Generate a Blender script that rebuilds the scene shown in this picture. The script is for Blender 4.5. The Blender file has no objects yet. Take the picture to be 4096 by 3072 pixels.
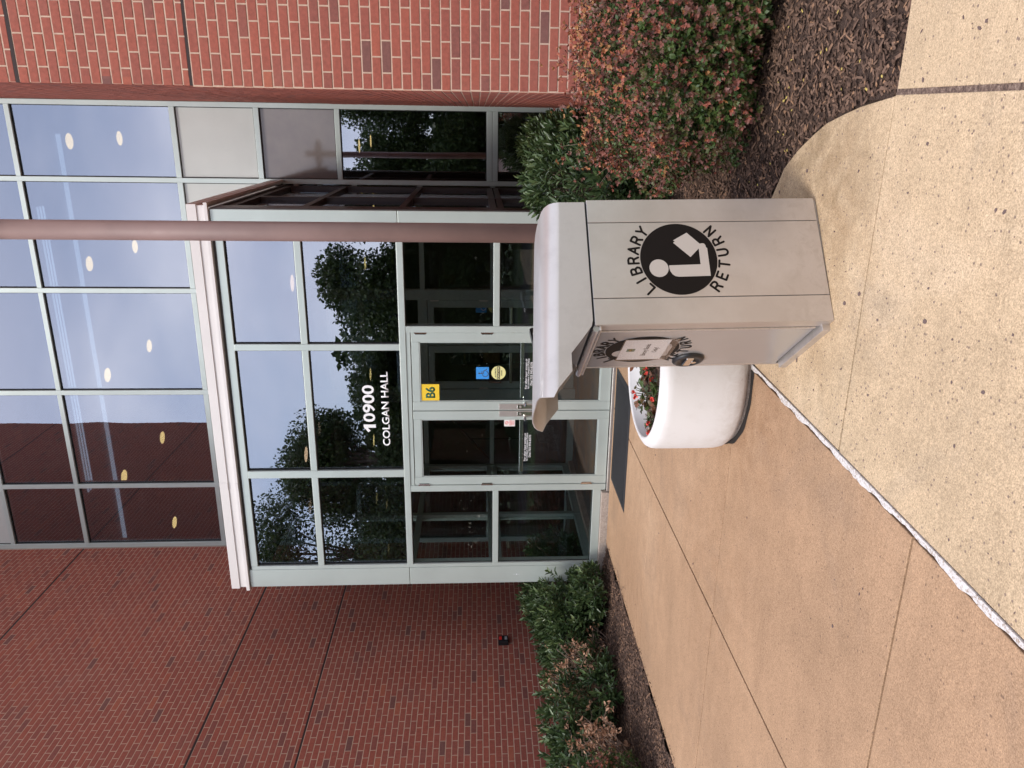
import bpy, bmesh, math, random
import numpy as np
from mathutils import Vector, Matrix

rnd = random.Random(7)
npr = np.random.RandomState(11)
scene = bpy.context.scene
col = scene.collection
R = math.radians

# ------------------------------------------------------------------ camera
EYE = 1.46
cd = bpy.data.cameras.new("camera")
cam = bpy.data.objects.new("camera", cd)
col.objects.link(cam)
right = Vector((0.948, 0.317, -0.003)); fwd = Vector((-0.317, 0.947, -0.056)).normalized()
down = fwd.cross(right).normalized(); right = down.cross(fwd).normalized()
# the photograph was taken with the phone held on its side: image right is towards the ground
mw = Matrix((down, right, -fwd)).transposed().to_4x4()
mw.translation = Vector((0, 0, EYE))
cam.matrix_world = mw
cd.sensor_width = 36.0
cd.lens = 3084.7 / 4096 * 36.0
cd.shift_x = -37.6 / 4096
cd.shift_y = -13.8 / 4096
cd.clip_start = 0.05
cd.clip_end = 600
scene.camera = cam

# ------------------------------------------------------------------ world, sun, exposure
SUN = Vector((-0.30, -0.72, 1.05)).normalized()
w = bpy.data.worlds.new("World"); scene.world = w; w.use_nodes = True
nt = w.node_tree; nt.nodes.clear()
def wn(t, **k):
    n = nt.nodes.new(t)
    for a, b in k.items(): setattr(n, a, b)
    return n
sky = wn('ShaderNodeTexSky', sky_type='NISHITA', sun_disc=False)
sky.sun_elevation = math.asin(SUN.z); sky.sun_rotation = math.atan2(SUN.x, SUN.y)
sky.air_density = 1.0; sky.dust_density = 1.5; sky.ozone_density = 1.5
tc = wn('ShaderNodeTexCoord')
mp = wn('ShaderNodeMapping'); mp.inputs['Scale'].default_value = (1.0, 1.0, 2.2); mp.inputs['Location'].default_value = (3.1, 1.7, 0.4)
n1 = wn('ShaderNodeTexNoise'); n1.inputs['Scale'].default_value = 1.7; n1.inputs['Detail'].default_value = 7; n1.inputs['Roughness'].default_value = 0.55
n1.inputs['Distortion'].default_value = 0.35
rp = wn('ShaderNodeValToRGB'); rp.color_ramp.elements[0].position = 0.28; rp.color_ramp.elements[1].position = 0.60
n2 = wn('ShaderNodeTexNoise'); n2.inputs['Scale'].default_value = 3.0; n2.inputs['Detail'].default_value = 5
rc = wn('ShaderNodeValToRGB')
rc.color_ramp.elements[0].position = 0.3; rc.color_ramp.elements[0].color = (5.4, 5.9, 7.7, 1)
rc.color_ramp.elements[1].position = 0.7; rc.color_ramp.elements[1].color = (10.8, 10.8, 11.6, 1)
mx = wn('ShaderNodeMixRGB')
bg = wn('ShaderNodeBackground'); bg.inputs['Strength'].default_value = 0.135
wo = wn('ShaderNodeOutputWorld')
L = nt.links.new
L(tc.outputs['Generated'], mp.inputs['Vector']); L(mp.outputs['Vector'], n1.inputs['Vector']); L(mp.outputs['Vector'], n2.inputs['Vector'])
L(n1.outputs['Fac'], rp.inputs['Fac']); L(n2.outputs['Fac'], rc.inputs['Fac'])
L(rp.outputs['Color'], mx.inputs['Fac']); L(sky.outputs['Color'], mx.inputs['Color1']); L(rc.outputs['Color'], mx.inputs['Color2'])
L(mx.outputs['Color'], bg.inputs['Color']); L(bg.outputs['Background'], wo.inputs['Surface'])

sd = bpy.data.lights.new("sun", 'SUN'); sd.energy = 1.4; sd.angle = R(14); sd.color = (1.0, 0.95, 0.88)
so = bpy.data.objects.new("sun", sd); col.objects.link(so)
so.rotation_euler = (-SUN).to_track_quat('-Z', 'Y').to_euler(); so.location = SUN * 40

vs = scene.view_settings
vs.view_transform = 'Standard'; vs.look = 'None'; vs.gamma = 1.0; vs.use_curve_mapping = False
vs.exposure = 0.72

# ------------------------------------------------------------------ materials
def mat(name, base=(.5, .5, .5), rough=.5, metal=0., spec=.5, emit=None, estr=1.0):
    m = bpy.data.materials.new(name); m.use_nodes = True
    b = m.node_tree.nodes['Principled BSDF']
    b.inputs['Base Color'].default_value = (*base, 1); b.inputs['Roughness'].default_value = rough
    b.inputs['Metallic'].default_value = metal; b.inputs['Specular IOR Level'].default_value = spec
    if emit:
        b.inputs['Emission Color'].default_value = (*emit, 1); b.inputs['Emission Strength'].default_value = estr
    return m
def nd(m, t, **k):
    n = m.node_tree.nodes.new(t)
    for a, b in k.items(): setattr(n, a, b)
    return n
def lk(m, a, b): m.node_tree.links.new(a, b)
def pos(m):
    return nd(m, 'ShaderNodeNewGeometry').outputs['Position']
def noise(m, vec, scale, detail=4, rough=.55, dist=0):
    n = nd(m, 'ShaderNodeTexNoise'); n.inputs['Scale'].default_value = scale; n.inputs['Detail'].default_value = detail
    n.inputs['Roughness'].default_value = rough; n.inputs['Distortion'].default_value = dist
    lk(m, vec, n.inputs['Vector']); return n.outputs['Fac']
def scaled(m, vec, s):
    n = nd(m, 'ShaderNodeMapping'); n.inputs['Scale'].default_value = s; lk(m, vec, n.inputs['Vector']); return n.outputs['Vector']
def ramp(m, fac, stops):
    r = nd(m, 'ShaderNodeValToRGB'); e = r.color_ramp.elements
    while len(e) < len(stops): e.new(0.5)
    for k, (p, c) in enumerate(stops):
        e[k].position = p; e[k].color = (*c, 1) if len(c) == 3 else c
    lk(m, fac, r.inputs['Fac']); return r.outputs['Color']
def mixc(m, fac, a, b, mode='MIX'):
    n = nd(m, 'ShaderNodeMixRGB', blend_type=mode)
    for s, v in (('Fac', fac), ('Color1', a), ('Color2', b)):
        if hasattr(v, 'type'): lk(m, v, n.inputs[s])
        else: n.inputs[s].default_value = v if not isinstance(v, tuple) else (*v, 1)
    return n.outputs['Color']
def setc(m, c): lk(m, c, m.node_tree.nodes['Principled BSDF'].inputs['Base Color'])
def setr(m, fac, lo, hi):
    n = nd(m, 'ShaderNodeMapRange'); lk(m, fac, n.inputs['Value']); n.inputs['To Min'].default_value = lo; n.inputs['To Max'].default_value = hi
    lk(m, n.outputs['Result'], m.node_tree.nodes['Principled BSDF'].inputs['Roughness'])
def bump(m, h, strength, dist):
    n = nd(m, 'ShaderNodeBump'); n.inputs['Strength'].default_value = strength; n.inputs['Distance'].default_value = dist
    lk(m, h, n.inputs['Height']); lk(m, n.outputs['Normal'], m.node_tree.nodes['Principled BSDF'].inputs['Normal'])
def attr(m, name='tint'):
    n = nd(m, 'ShaderNodeAttribute'); n.attribute_name = name; return n.outputs['Fac']

def painted(name, base, rough=.45, metal=0., var=.08, bscale=60, bstr=.05):
    m = mat(name, base, rough, metal); p = pos(m)
    f = noise(m, p, 2.3, 5)
    lo = tuple(c * (1 - var) for c in base); hi = tuple(min(1, c * (1 + var)) for c in base)
    c = ramp(m, f, [(.3, lo), (.7, hi)])
    g = noise(m, scaled(m, p, (3, 3, .5)), 9, 6, .7)
    c = mixc(m, ramp(m, g, [(.60, (0, 0, 0)), (.85, (.35, .35, .35))]), c, tuple(x * .72 for x in base))
    setc(m, c); setr(m, noise(m, p, 14, 4), rough - .06, rough + .1)
    bump(m, noise(m, p, bscale, 3), bstr, .002)
    return m

M = {}
# brick
def brick_mat(name, stops):
    m = mat(name, (.3, .09, .07), .78, 0, .3); p = pos(m)
    c = ramp(m, attr(m), stops)
    n = noise(m, p, 38, 6, .65)
    c = mixc(m, .55, c, ramp(m, n, [(.3, (.62, .62, .62)), (.7, (1.25, 1.2, 1.2))]), 'MULTIPLY')
    st = noise(m, p, 1.6, 5, .6)
    c = mixc(m, ramp(m, st, [(.5, (0, 0, 0)), (.8, (.22, .22, .22))]), c, (.36, .20, .16))
    sp = noise(m, p, 260, 2)
    c = mixc(m, ramp(m, sp, [(.70, (0, 0, 0)), (.78, (.6, .6, .6))]), c, (.5, .42, .36))
    setc(m, c); bump(m, noise(m, p, 180, 5, .7), .35, .002)
    return m
BR = [(0.0, (.20, .084, .070)), (.12, (.25, .086, .067)), (.35, (.315, .092, .065)), (.75, (.355, .099, .066)), (.93, (.385, .107, .068)), (1.0, (.41, .12, .07))]
M['brick'] = brick_mat('brick_red', BR)
m = mat('mortar_tan', (.46, .33, .235), .9, 0, .2); p = pos(m)
setc(m, ramp(m, noise(m, p, 22, 5), [(.3, (.50, .34, .255)), (.7, (.62, .45, .34))])); bump(m, noise(m, p, 300, 4, .7), .6, .002); M['mortar'] = m
M['sealant'] = mat('sealant_dark', (.035, .02, .018), .8)
# concrete
def conc(name, a, b, speck, sp_amt, seed):
    m = mat(name, a, .85, 0, .25); p = pos(m)
    big = noise(m, p, .55 + .1 * seed, 6, .62, .4)
    c = ramp(m, big, [(.32, tuple(x * .80 for x in a)), (.52, a), (.72, b)])
    mid = noise(m, scaled(m, p, (1, 3.5, 1)), 3.1, 7, .7)
    c = mixc(m, ramp(m, mid, [(.48, (0, 0, 0)), (.72, (.55, .55, .55))]), c, tuple(x * .74 for x in a))
    bl_ = noise(m, p, 1.15, 8, .72, .8)
    c = mixc(m, ramp(m, bl_, [(.53, (0, 0, 0)), (.66, (.42, .42, .42)), (.8, (.6, .6, .6))]), c, tuple(x * y for x, y in zip(a, (.66, .70, .78))))
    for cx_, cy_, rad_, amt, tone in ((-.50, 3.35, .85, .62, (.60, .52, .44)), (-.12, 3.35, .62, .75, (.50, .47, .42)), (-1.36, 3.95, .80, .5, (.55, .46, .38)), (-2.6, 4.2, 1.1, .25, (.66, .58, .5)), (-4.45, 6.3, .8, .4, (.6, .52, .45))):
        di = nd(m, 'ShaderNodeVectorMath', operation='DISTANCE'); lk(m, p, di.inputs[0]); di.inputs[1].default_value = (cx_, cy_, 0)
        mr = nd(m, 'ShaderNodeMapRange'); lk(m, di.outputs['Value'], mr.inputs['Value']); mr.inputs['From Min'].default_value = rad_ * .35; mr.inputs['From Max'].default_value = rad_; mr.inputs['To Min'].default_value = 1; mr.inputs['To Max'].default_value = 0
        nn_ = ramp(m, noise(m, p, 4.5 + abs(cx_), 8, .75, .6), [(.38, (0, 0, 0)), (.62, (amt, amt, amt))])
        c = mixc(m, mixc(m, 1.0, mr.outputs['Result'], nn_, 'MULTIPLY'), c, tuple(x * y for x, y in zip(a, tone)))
    pat = noise(m, p, 9, 6, .75, .3)
    c = mixc(m, .5, c, ramp(m, pat, [(.3, (.80, .79, .78)), (.7, (1.14, 1.14, 1.15))]), 'MULTIPLY')
    fine = noise(m, p, 170, 3, .75)
    c = mixc(m, .85, c, ramp(m, fine, [(.33, (.62, .58, .52)), (.5, (1, 1, 1)), (.66, (1.35, 1.33, 1.3))]), 'MULTIPLY')
    gr = noise(m, p, 62, 4, .8)
    c = mixc(m, .75, c, ramp(m, gr, [(.34, (.76, .74, .71)), (.5, (1, 1, 1)), (.66, (1.2, 1.19, 1.17))]), 'MULTIPLY')
    vo = nd(m, 'ShaderNodeTexVoronoi'); vo.inputs['Scale'].default_value = 46; lk(m, p, vo.inputs['Vector'])
    sel = nd(m, 'ShaderNodeSeparateColor'); lk(m, vo.outputs['Color'], sel.inputs['Color'])
    d = ramp(m, vo.outputs['Distance'], [(.16, (1, 1, 1)), (.26, (0, 0, 0))])
    s2 = ramp(m, sel.outputs['Red'], [(sp_amt, (0, 0, 0)), (min(.999, sp_amt + .01), (.8, .8, .8))])
    c = mixc(m, mixc(m, 1.0, d, s2, 'MULTIPLY'), c, speck)
    setc(m, c); bump(m, fine, .55, .0025)
    return m
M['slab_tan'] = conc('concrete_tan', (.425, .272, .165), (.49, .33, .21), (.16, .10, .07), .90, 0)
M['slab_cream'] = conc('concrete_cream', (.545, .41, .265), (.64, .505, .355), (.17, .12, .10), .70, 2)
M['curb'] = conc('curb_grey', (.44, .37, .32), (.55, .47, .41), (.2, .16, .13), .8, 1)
m = mat('joint_fill_grit', (.15, .10, .075), .95); setc(m, ramp(m, noise(m, pos(m), 85, 6, .8), [(.36, (.04, .025, .02)), (.52, (.16, .105, .08)), (.66, (.36, .28, .22))])); M['joint_fill'] = m
M['joint'] = mat('joint_dirt', (.055, .035, .025), .95)
m = mat('white_joint_paint', (.74, .71, .68), .7); p = pos(m)
setc(m, ramp(m, noise(m, p, 95, 5, .7), [(.38, (.34, .26, .20)), (.47, (.60, .56, .53)), (.7, (.72, .69, .67))])); bump(m, noise(m, p, 120, 3), .5, .003); M['stripe'] = m
# metals and paint
M['frame'] = painted('frame_grey_green', (.50, .56, .525), .36, .30, .05)
M['frame_in'] = painted('inner_frame_green', (.33, .385, .36), .42, .15, .05)
M['dark_brown'] = painted('dark_brown_frame', (.060, .048, .046), .35, .3, .08)
M['fascia'] = painted('roof_trim_white', (.74, .70, .675), .42, 0, .03)
M['panel'] = painted('spandrel_grey', (.52, .535, .50), .38, .1, .035)
M['gasket'] = mat('gasket_gap_black', (.012, .012, .012), .6)
M['pole'] = painted('pole_brown', (.225, .140, .122), .55, 0, .16)
M['black'] = painted('black_metal', (.014, .014, .015), .38, 0, .1)
M['rubber'] = painted('black_rubber', (.022, .022, .024), .75, 0, .15, 200, .3)
m = mat('stainless', (.60, .555, .52), .34, .75); p = pos(m)
g = noise(m, scaled(m, p, (1, 1, 90)), 12, 4, .6)
c = mixc(m, ramp(m, noise(m, p, 3.2, 6, .6), [(.35, (0, 0, 0)), (.7, (1, 1, 1))]), (.55, .505, .47), (.65, .61, .58))
sm = noise(m, p, 7.5, 7, .75, .6)
c = mixc(m, ramp(m, sm, [(.60, (0, 0, 0)), (.78, (.5, .5, .5))]), c, (.46, .42, .38))
scr = noise(m, scaled(m, p, (3, 3, 55)), 5, 3, .6)
c = mixc(m, ramp(m, scr, [(.70, (0, 0, 0)), (.73, (.4, .4, .4))]), c, (.74, .70, .67))
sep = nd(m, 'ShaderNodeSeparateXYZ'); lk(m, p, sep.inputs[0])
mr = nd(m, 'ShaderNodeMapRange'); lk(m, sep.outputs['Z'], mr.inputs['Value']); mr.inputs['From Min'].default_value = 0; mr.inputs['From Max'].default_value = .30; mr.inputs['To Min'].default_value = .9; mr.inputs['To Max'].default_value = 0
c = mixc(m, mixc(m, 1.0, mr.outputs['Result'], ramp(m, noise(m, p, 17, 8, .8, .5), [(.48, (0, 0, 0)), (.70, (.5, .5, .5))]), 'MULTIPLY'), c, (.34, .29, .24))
setc(m, c); setr(m, g, .30, .46); bump(m, noise(m, p, 3.5, 2), .10, .01); M['steel'] = m
m = mat('polished_steel', (.60, .56, .53), .26, .52); p = pos(m)
c = mixc(m, ramp(m, noise(m, p, 3, 2, .5), [(.35, (0, 0, 0)), (.8, (.5, .5, .5))]), (.46, .45, .445), (.38, .372, .365))
setc(m, c); setr(m, noise(m, p, 4, 2, .5), .17, .28); M['steel_door'] = m
M['chrome'] = mat('chrome', (.78, .76, .74), .12, 1.0)
m = mat('hood_enamel', (.52, .49, .475), .36, .5); p = pos(m)
c = mixc(m, ramp(m, noise(m, p, 5, 7, .7), [(.48, (0, 0, 0)), (.72, (.6, .6, .6))]), (.54, .505, .48), (.43, .395, .375))
setc(m, c); bump(m, noise(m, p, 30, 2), .03, .002); M['hood'] = m
m = mat('planter_white', (.70, .68, .66), .6); p = pos(m)
c = mixc(m, ramp(m, noise(m, p, 6, 7, .72), [(.50, (0, 0, 0)), (.75, (.5, .5, .5))]), (.70, .68, .66), (.58, .545, .51))
c = mixc(m, ramp(m, noise(m, p, 55, 3), [(.74, (0, 0, 0)), (.78, (.7, .7, .7))]), c, (.3, .26, .23))
setc(m, c); sep = nd(m, 'ShaderNodeSeparateXYZ'); lk(m, p, sep.inputs[0])
mr = nd(m, 'ShaderNodeMapRange'); lk(m, sep.outputs['Z'], mr.inputs['Value']); mr.inputs['From Min'].default_value = 0; mr.inputs['From Max'].default_value = .22; mr.inputs['To Min'].default_value = .85; mr.inputs['To Max'].default_value = 0
c = mixc(m, mixc(m, 1.0, mr.outputs['Result'], ramp(m, noise(m, p, 13, 8, .8, .5), [(.40, (0, 0, 0)), (.60, (.6, .6, .6))]), 'MULTIPLY'), c, (.42, .35, .28))
setc(m, c); bump(m, noise(m, p, 90, 5, .7), .12, .002); M['planter'] = m
M['decal'] = mat('decal_black', (.009, .0065, .0055), .5, 0, .15)
M['decal_lt'] = mat('decal_silver', (.60, .555, .52), .40, .5)
M['paper'] = mat('paper_white', (.80, .76, .73), .5)
M['white'] = mat('vinyl_white', (.85, .85, .85), .5)
M['ink'] = mat('ink_dark', (.06, .055, .06), .5)
M['yellow'] = mat('sign_yellow', (.85, .57, .03), .5)
M['green_ink'] = mat('sign_green', (.01, .10, .05), .5)
M['blue'] = mat('sticker_blue', (.04, .28, .72), .45)
M['pale_yellow'] = mat('sticker_yellow', (.78, .74, .32), .5)
M['red'] = mat('label_red', (.85, .03, .02), .4)
M['grey_label'] = mat('label_grey', (.35, .35, .35), .5)
# glass: tinted, reflecting pane
def glass(name, tint, f0, ior):
    m = bpy.data.materials.new(name); m.use_nodes = True; t = m.node_tree; t.nodes.clear()
    o = t.nodes.new('ShaderNodeOutputMaterial'); mixs = t.nodes.new('ShaderNodeMixShader')
    tr = t.nodes.new('ShaderNodeBsdfTransparent'); gl = t.nodes.new('ShaderNodeBsdfGlossy')
    tr.inputs['Color'].default_value = (*tint, 1); gl.inputs['Roughness'].default_value = 0.0; gl.inputs['Color'].default_value = (.89, .91, 1, 1)
    lw_ = t.nodes.new('ShaderNodeLayerWeight'); lw_.inputs['Blend'].default_value = .5
    pw = t.nodes.new('ShaderNodeMath'); pw.operation = 'POWER'; pw.inputs[1].default_value = 4.0
    fr = t.nodes.new('ShaderNodeMath'); fr.operation = 'MULTIPLY'; fr.inputs[1].default_value = .75
    ad = t.nodes.new('ShaderNodeMath'); ad.operation = 'ADD'; ad.use_clamp = True; ad.inputs[1].default_value = f0
    g2 = t.nodes.new('ShaderNodeNewGeometry'); nz = t.nodes.new('ShaderNodeTexNoise'); nz.inputs['Scale'].default_value = 1.1; nz.inputs['Detail'].default_value = 1
    bp = t.nodes.new('ShaderNodeBump'); bp.inputs['Strength'].default_value = .08; bp.inputs['Distance'].default_value = .02
    ln = t.links.new
    ln(g2.outputs['Position'], nz.inputs['Vector']); ln(nz.outputs['Fac'], bp.inputs['Height']); ln(bp.outputs['Normal'], gl.inputs['Normal'])
    ln(lw_.outputs['Facing'], pw.inputs[0]); ln(pw.outputs['Value'], fr.inputs[0]); ln(fr.outputs['Value'], ad.inputs[0]); ln(ad.outputs['Value'], mixs.inputs['Fac'])
    ln(tr.outputs['BSDF'], mixs.inputs[1]); ln(gl.outputs['BSDF'], mixs.inputs[2]); ln(mixs.outputs['Shader'], o.inputs['Surface'])
    return m
M['glass'] = glass('window_glass', (.48, .52, .55), .265, 1.5)
M['glass_clear'] = glass('door_glass', (.86, .90, .89), .055, 1.5)
m = mat('taupe_glass', (.19, .16, .15), .06, 0, .6); p = pos(m); setc(m, ramp(m, noise(m, p, 2.2, 5), [(.3, (.17, .145, .14)), (.7, (.23, .20, .18))])); M['taupe'] = m
# vegetation
def leafmat(name, stops, rough=.45, trans=.2, spec=.5):
    m = mat(name, (.1, .1, .1), rough, 0, spec); b = m.node_tree.nodes['Principled BSDF']
    c = ramp(m, attr(m), stops); c = mixc(m, .5, c, ramp(m, noise(m, pos(m), 60, 3), [(.3, (.7, .7, .7)), (.7, (1.25, 1.25, 1.2))]), 'MULTIPLY')
    setc(m, c)
    tl = nd(m, 'ShaderNodeBsdfTranslucent'); lk(m, c, tl.inputs['Color'])
    ms = nd(m, 'ShaderNodeMixShader'); ms.inputs[0].default_value = trans
    o = m.node_tree.nodes['Material Output']; lk(m, b.outputs['BSDF'], ms.inputs[1]); lk(m, tl.outputs['BSDF'], ms.inputs[2]); lk(m, ms.outputs['Shader'], o.inputs['Surface'])
    return m
M['laurel'] = leafmat('laurel_leaf', [(0, (.028, .055, .02)), (.5, (.066, .108, .040)), (.85, (.12, .17, .06)), (1, (.18, .22, .09))], .34)
M['barberry'] = leafmat('barberry_leaf', [(0, (.028, .062, .012)), (.30, (.07, .12, .025)), (.42, (.12, .10, .035)), (.55, (.16, .075, .06)), (.70, (.25, .092, .070)), (.86, (.36, .105, .064)), (.96, (.44, .15, .065)), (1, (.40, .20, .08))], .5)
M['dead'] = leafmat('dead_leaf', [(0, (.16, .08, .04)), (.5, (.36, .19, .11)), (1, (.52, .32, .21))], .7)
M['tree_leaf'] = leafmat('tree_leaf', [(0, (.02, .04, .01)), (.6, (.05, .085, .02)), (1, (.09, .13, .03))], .6)
M['begonia'] = leafmat('begonia_leaf', [(0, (.05, .07, .02)), (.5, (.07, .12, .03)), (.75, (.13, .06, .03)), (1, (.20, .07, .03))], .35)
M['petal'] = mat('begonia_petal', (.72, .07, .05), .5)
M['twig'] = painted('twig_bark', (.20, .135, .10), .85, 0, .25, 150, .5)
M['bark'] = painted('tree_bark', (.12, .09, .07), .9, 0, .25, 30, .5)
m = mat('mulch', (.05, .03, .02), .95, 0, .15); p = pos(m)
n = noise(m, scaled(m, p, (1, 2.2, 1)), 60, 6, .75, 1.0)
setc(m, ramp(m, n, [(.32, (.035, .022, .017)), (.5, (.10, .066, .052)), (.7, (.17, .115, .088))])); bump(m, n, .9, .02); M['mulch'] = m
M['chip'] = leafmat('mulch_chip', [(0, (.055, .034, .025)), (.6, (.135, .083, .060)), (.88, (.195, .122, .088)), (1, (.30, .17, .10))], .9, .0, .15)
m = mat('grass', (.06, .11, .02), .9); setc(m, ramp(m, noise(m, pos(m), 14, 6, .7), [(.3, (.035, .07, .012)), (.7, (.09, .14, .03))])); M['grass'] = m
m = mat('asphalt', (.05, .05, .052), .85); setc(m, ramp(m, noise(m, pos(m), 30, 5), [(.3, (.04, .04, .042)), (.7, (.07, .07, .072))])); M['asphalt'] = m
# interior
m = mat('carpet', (.1, .1, .1), .95, 0, .1); p = pos(m)
wv = nd(m, 'ShaderNodeTexWave', bands_direction='Y'); wv.inputs['Scale'].default_value = 14; wv.inputs['Distortion'].default_value = 1.5; lk(m, p, wv.inputs['Vector'])
c = ramp(m, noise(m, scaled(m, p, (1.5, .8, 1)), 2.4, 4), [(.38, (.10, .115, .125)), (.5, (.17, .14, .115)), (.62, (.20, .125, .075))])
setc(m, mixc(m, ramp(m, wv.outputs['Fac'], [(.3, (0, 0, 0)), (.6, (.75, .75, .75))]), c, (.045, .04, .038))); M['carpet'] = m
M['int_wall'] = painted('lobby_wall', (.24, .22, .20), .8)
M['int_dark'] = painted('lobby_dark', (.10, .09, .085), .8)
M['ceil'] = painted('ceiling_white', (.55, .55, .55), .8)
M['ceil_lt'] = painted('ceiling_trim', (.75, .78, .8), .6)
m = mat('terrazzo', (.3, .3, .27), .5); p = pos(m)
setc(m, ramp(m, noise(m, p, 70, 3, .7), [(.42, (.05, .055, .05)), (.52, (.26, .27, .24))])); M['terrazzo'] = m
M['lamp'] = mat('downlight_lens', (.9, .8, .6), .5, emit=(1.0, .64, .24), estr=2.5)
M['lamp_v'] = mat('downlight_lens_peach', (.9, .8, .6), .5, emit=(1.0, .60, .34), estr=2.0)
M['linear'] = mat('ceiling_strip_glow', (.8, .85, .9), .5, emit=(.72, .84, 1.0), estr=.5)  # glow added so the slim ceiling trims show behind the glass
M['tan_banner'] = mat('banner_tan', (.36, .22, .07), .7)

# ------------------------------------------------------------------ mesh helpers
def tag(o, label=None, cat=None, group=None, kind=None):
    if label: o['label'] = label
    if cat: o['category'] = cat
    if group: o['group'] = group
    if kind: o['kind'] = kind
    return o
class MB:
    def __init__(s): s.v = []; s.f = []; s.t = []
    def quadbox(s, x0, x1, y0, y1, z0, z1, tint=None, skip=()):
        b = len(s.v)
        s.v += [(x0, y0, z0), (x1, y0, z0), (x1, y1, z0), (x0, y1, z0), (x0, y0, z1), (x1, y0, z1), (x1, y1, z1), (x0, y1, z1)]
        fs = dict(b=(0, 3, 2, 1), t=(4, 5, 6, 7), f=(0, 1, 5, 4), k=(2, 3, 7, 6), l=(3, 0, 4, 7), r=(1, 2, 6, 5))
        for k, q in fs.items():
            if k in skip: continue
            s.f.append(tuple(b + i for i in q))
            if tint is not None: s.t.append(tint)
        return s
    def prism(s, pts, z0, z1, caps=True):
        b = len(s.v); n = len(pts)
        s.v += [(x, y, z0) for x, y in pts] + [(x, y, z1) for x, y in pts]
        for i in range(n):
            j = (i + 1) % n; s.f.append((b + i, b + j, b + n + j, b + n + i))
        if caps: s.f.append(tuple(b + n + i for i in range(n))); s.f.append(tuple(b + i for i in reversed(range(n))))
        return s
    def tube(s, pts, rad, n=6, caps=True):
        pts = [Vector(p) for p in pts]; rs = rad if isinstance(rad, (list, tuple)) else [rad] * len(pts)
        b = len(s.v)
        for i, p in enumerate(pts):
            d = (pts[min(i + 1, len(pts) - 1)] - pts[max(i - 1, 0)]).normalized()
            a = d.orthogonal().normalized() if i == 0 else (a - d * a.dot(d)).normalized()
            c = d.cross(a)
            for k in range(n):
                t = 2 * math.pi * k / n; q = p + (a * math.cos(t) + c * math.sin(t)) * rs[i]; s.v.append(tuple(q))
        for i in range(len(pts) - 1):
            for k in range(n):
                k2 = (k + 1) % n; s.f.append((b + i * n + k, b + i * n + k2, b + (i + 1) * n + k2, b + (i + 1) * n + k))
        if caps:
            s.f.append(tuple(b + k for k in reversed(range(n)))); e = b + (len(pts) - 1) * n; s.f.append(tuple(e + k for k in range(n)))
        return s
    def lathe(s, prof, n=48, cx=0, cy=0, close=False):
        b = len(s.v); m_ = len(prof)
        for k in range(n):
            t = 2 * math.pi * k / n
            for r, z in prof: s.v.append((cx + r * math.cos(t), cy + r * math.sin(t), z))
        for k in range(n):
            k2 = (k + 1) % n
            for i in range(m_ - 1 if not close else m_):
                i2 = (i + 1) % m_
                s.f.append((b + k * m_ + i, b + k2 * m_ + i, b + k2 * m_ + i2, b + k * m_ + i2))
        return s
    def obj(s, name, m, parent=None, bevel=0, smooth=False, tri=False):
        me = bpy.data.meshes.new(name); me.from_pydata(s.v, [], s.f)
        if s.t:
            a = me.attributes.new('tint', 'FLOAT', 'FACE'); a.data.foreach_set('value', s.t)
        me.materials.append(m); me.update()
        if smooth: me.polygons.foreach_set('use_smooth', [True] * len(me.polygons))
        o = bpy.data.objects.new(name, me); col.objects.link(o)
        if parent: o.parent = parent
        if bevel:
            b = o.modifiers.new('bevel', 'BEVEL'); b.width = bevel; b.segments = 2; b.limit_method = 'ANGLE'
        return o
def box(name, x0, x1, y0, y1, z0, z1, m, parent=None, bevel=.003):
    return MB().quadbox(x0, x1, y0, y1, z0, z1).obj(name, m, parent, bevel)
def empty(name, loc=(0, 0, 0)):
    o = bpy.data.objects.new(name, None); col.objects.link(o); o.location = loc; o.empty_display_size = .1; return o
def struct(o): o['kind'] = 'structure'; return o
def arr_mesh(name, V, F, tint, m, smooth=False):
    me = bpy.data.meshes.new(name); nv = len(V); nf = len(F); k = F.shape[1]
    me.vertices.add(nv); me.vertices.foreach_set('co', V.astype(np.float32).ravel())
    me.loops.add(nf * k); me.loops.foreach_set('vertex_index', F.astype(np.int32).ravel())
    me.polygons.add(nf); me.polygons.foreach_set('loop_start', np.arange(0, nf * k, k, dtype=np.int32)); me.polygons.foreach_set('loop_total', np.full(nf, k, dtype=np.int32))
    if tint is not None:
        a = me.attributes.new('tint', 'FLOAT', 'FACE'); a.data.foreach_set('value', tint.astype(np.float32))
    me.materials.append(m); me.update(calc_edges=True)
    if smooth: me.polygons.foreach_set('use_smooth', np.ones(nf, dtype=bool))
    return me
def frame3(o, r, u):   # local x = r, local z = u, local y = inward normal (right-handed: front faces -y)
    r = Vector(r).normalized(); u = Vector(u).normalized(); n = u.cross(r)
    mm = Matrix((r, n, u)).transposed().to_4x4(); mm.translation = Vector(o); return mm
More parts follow.
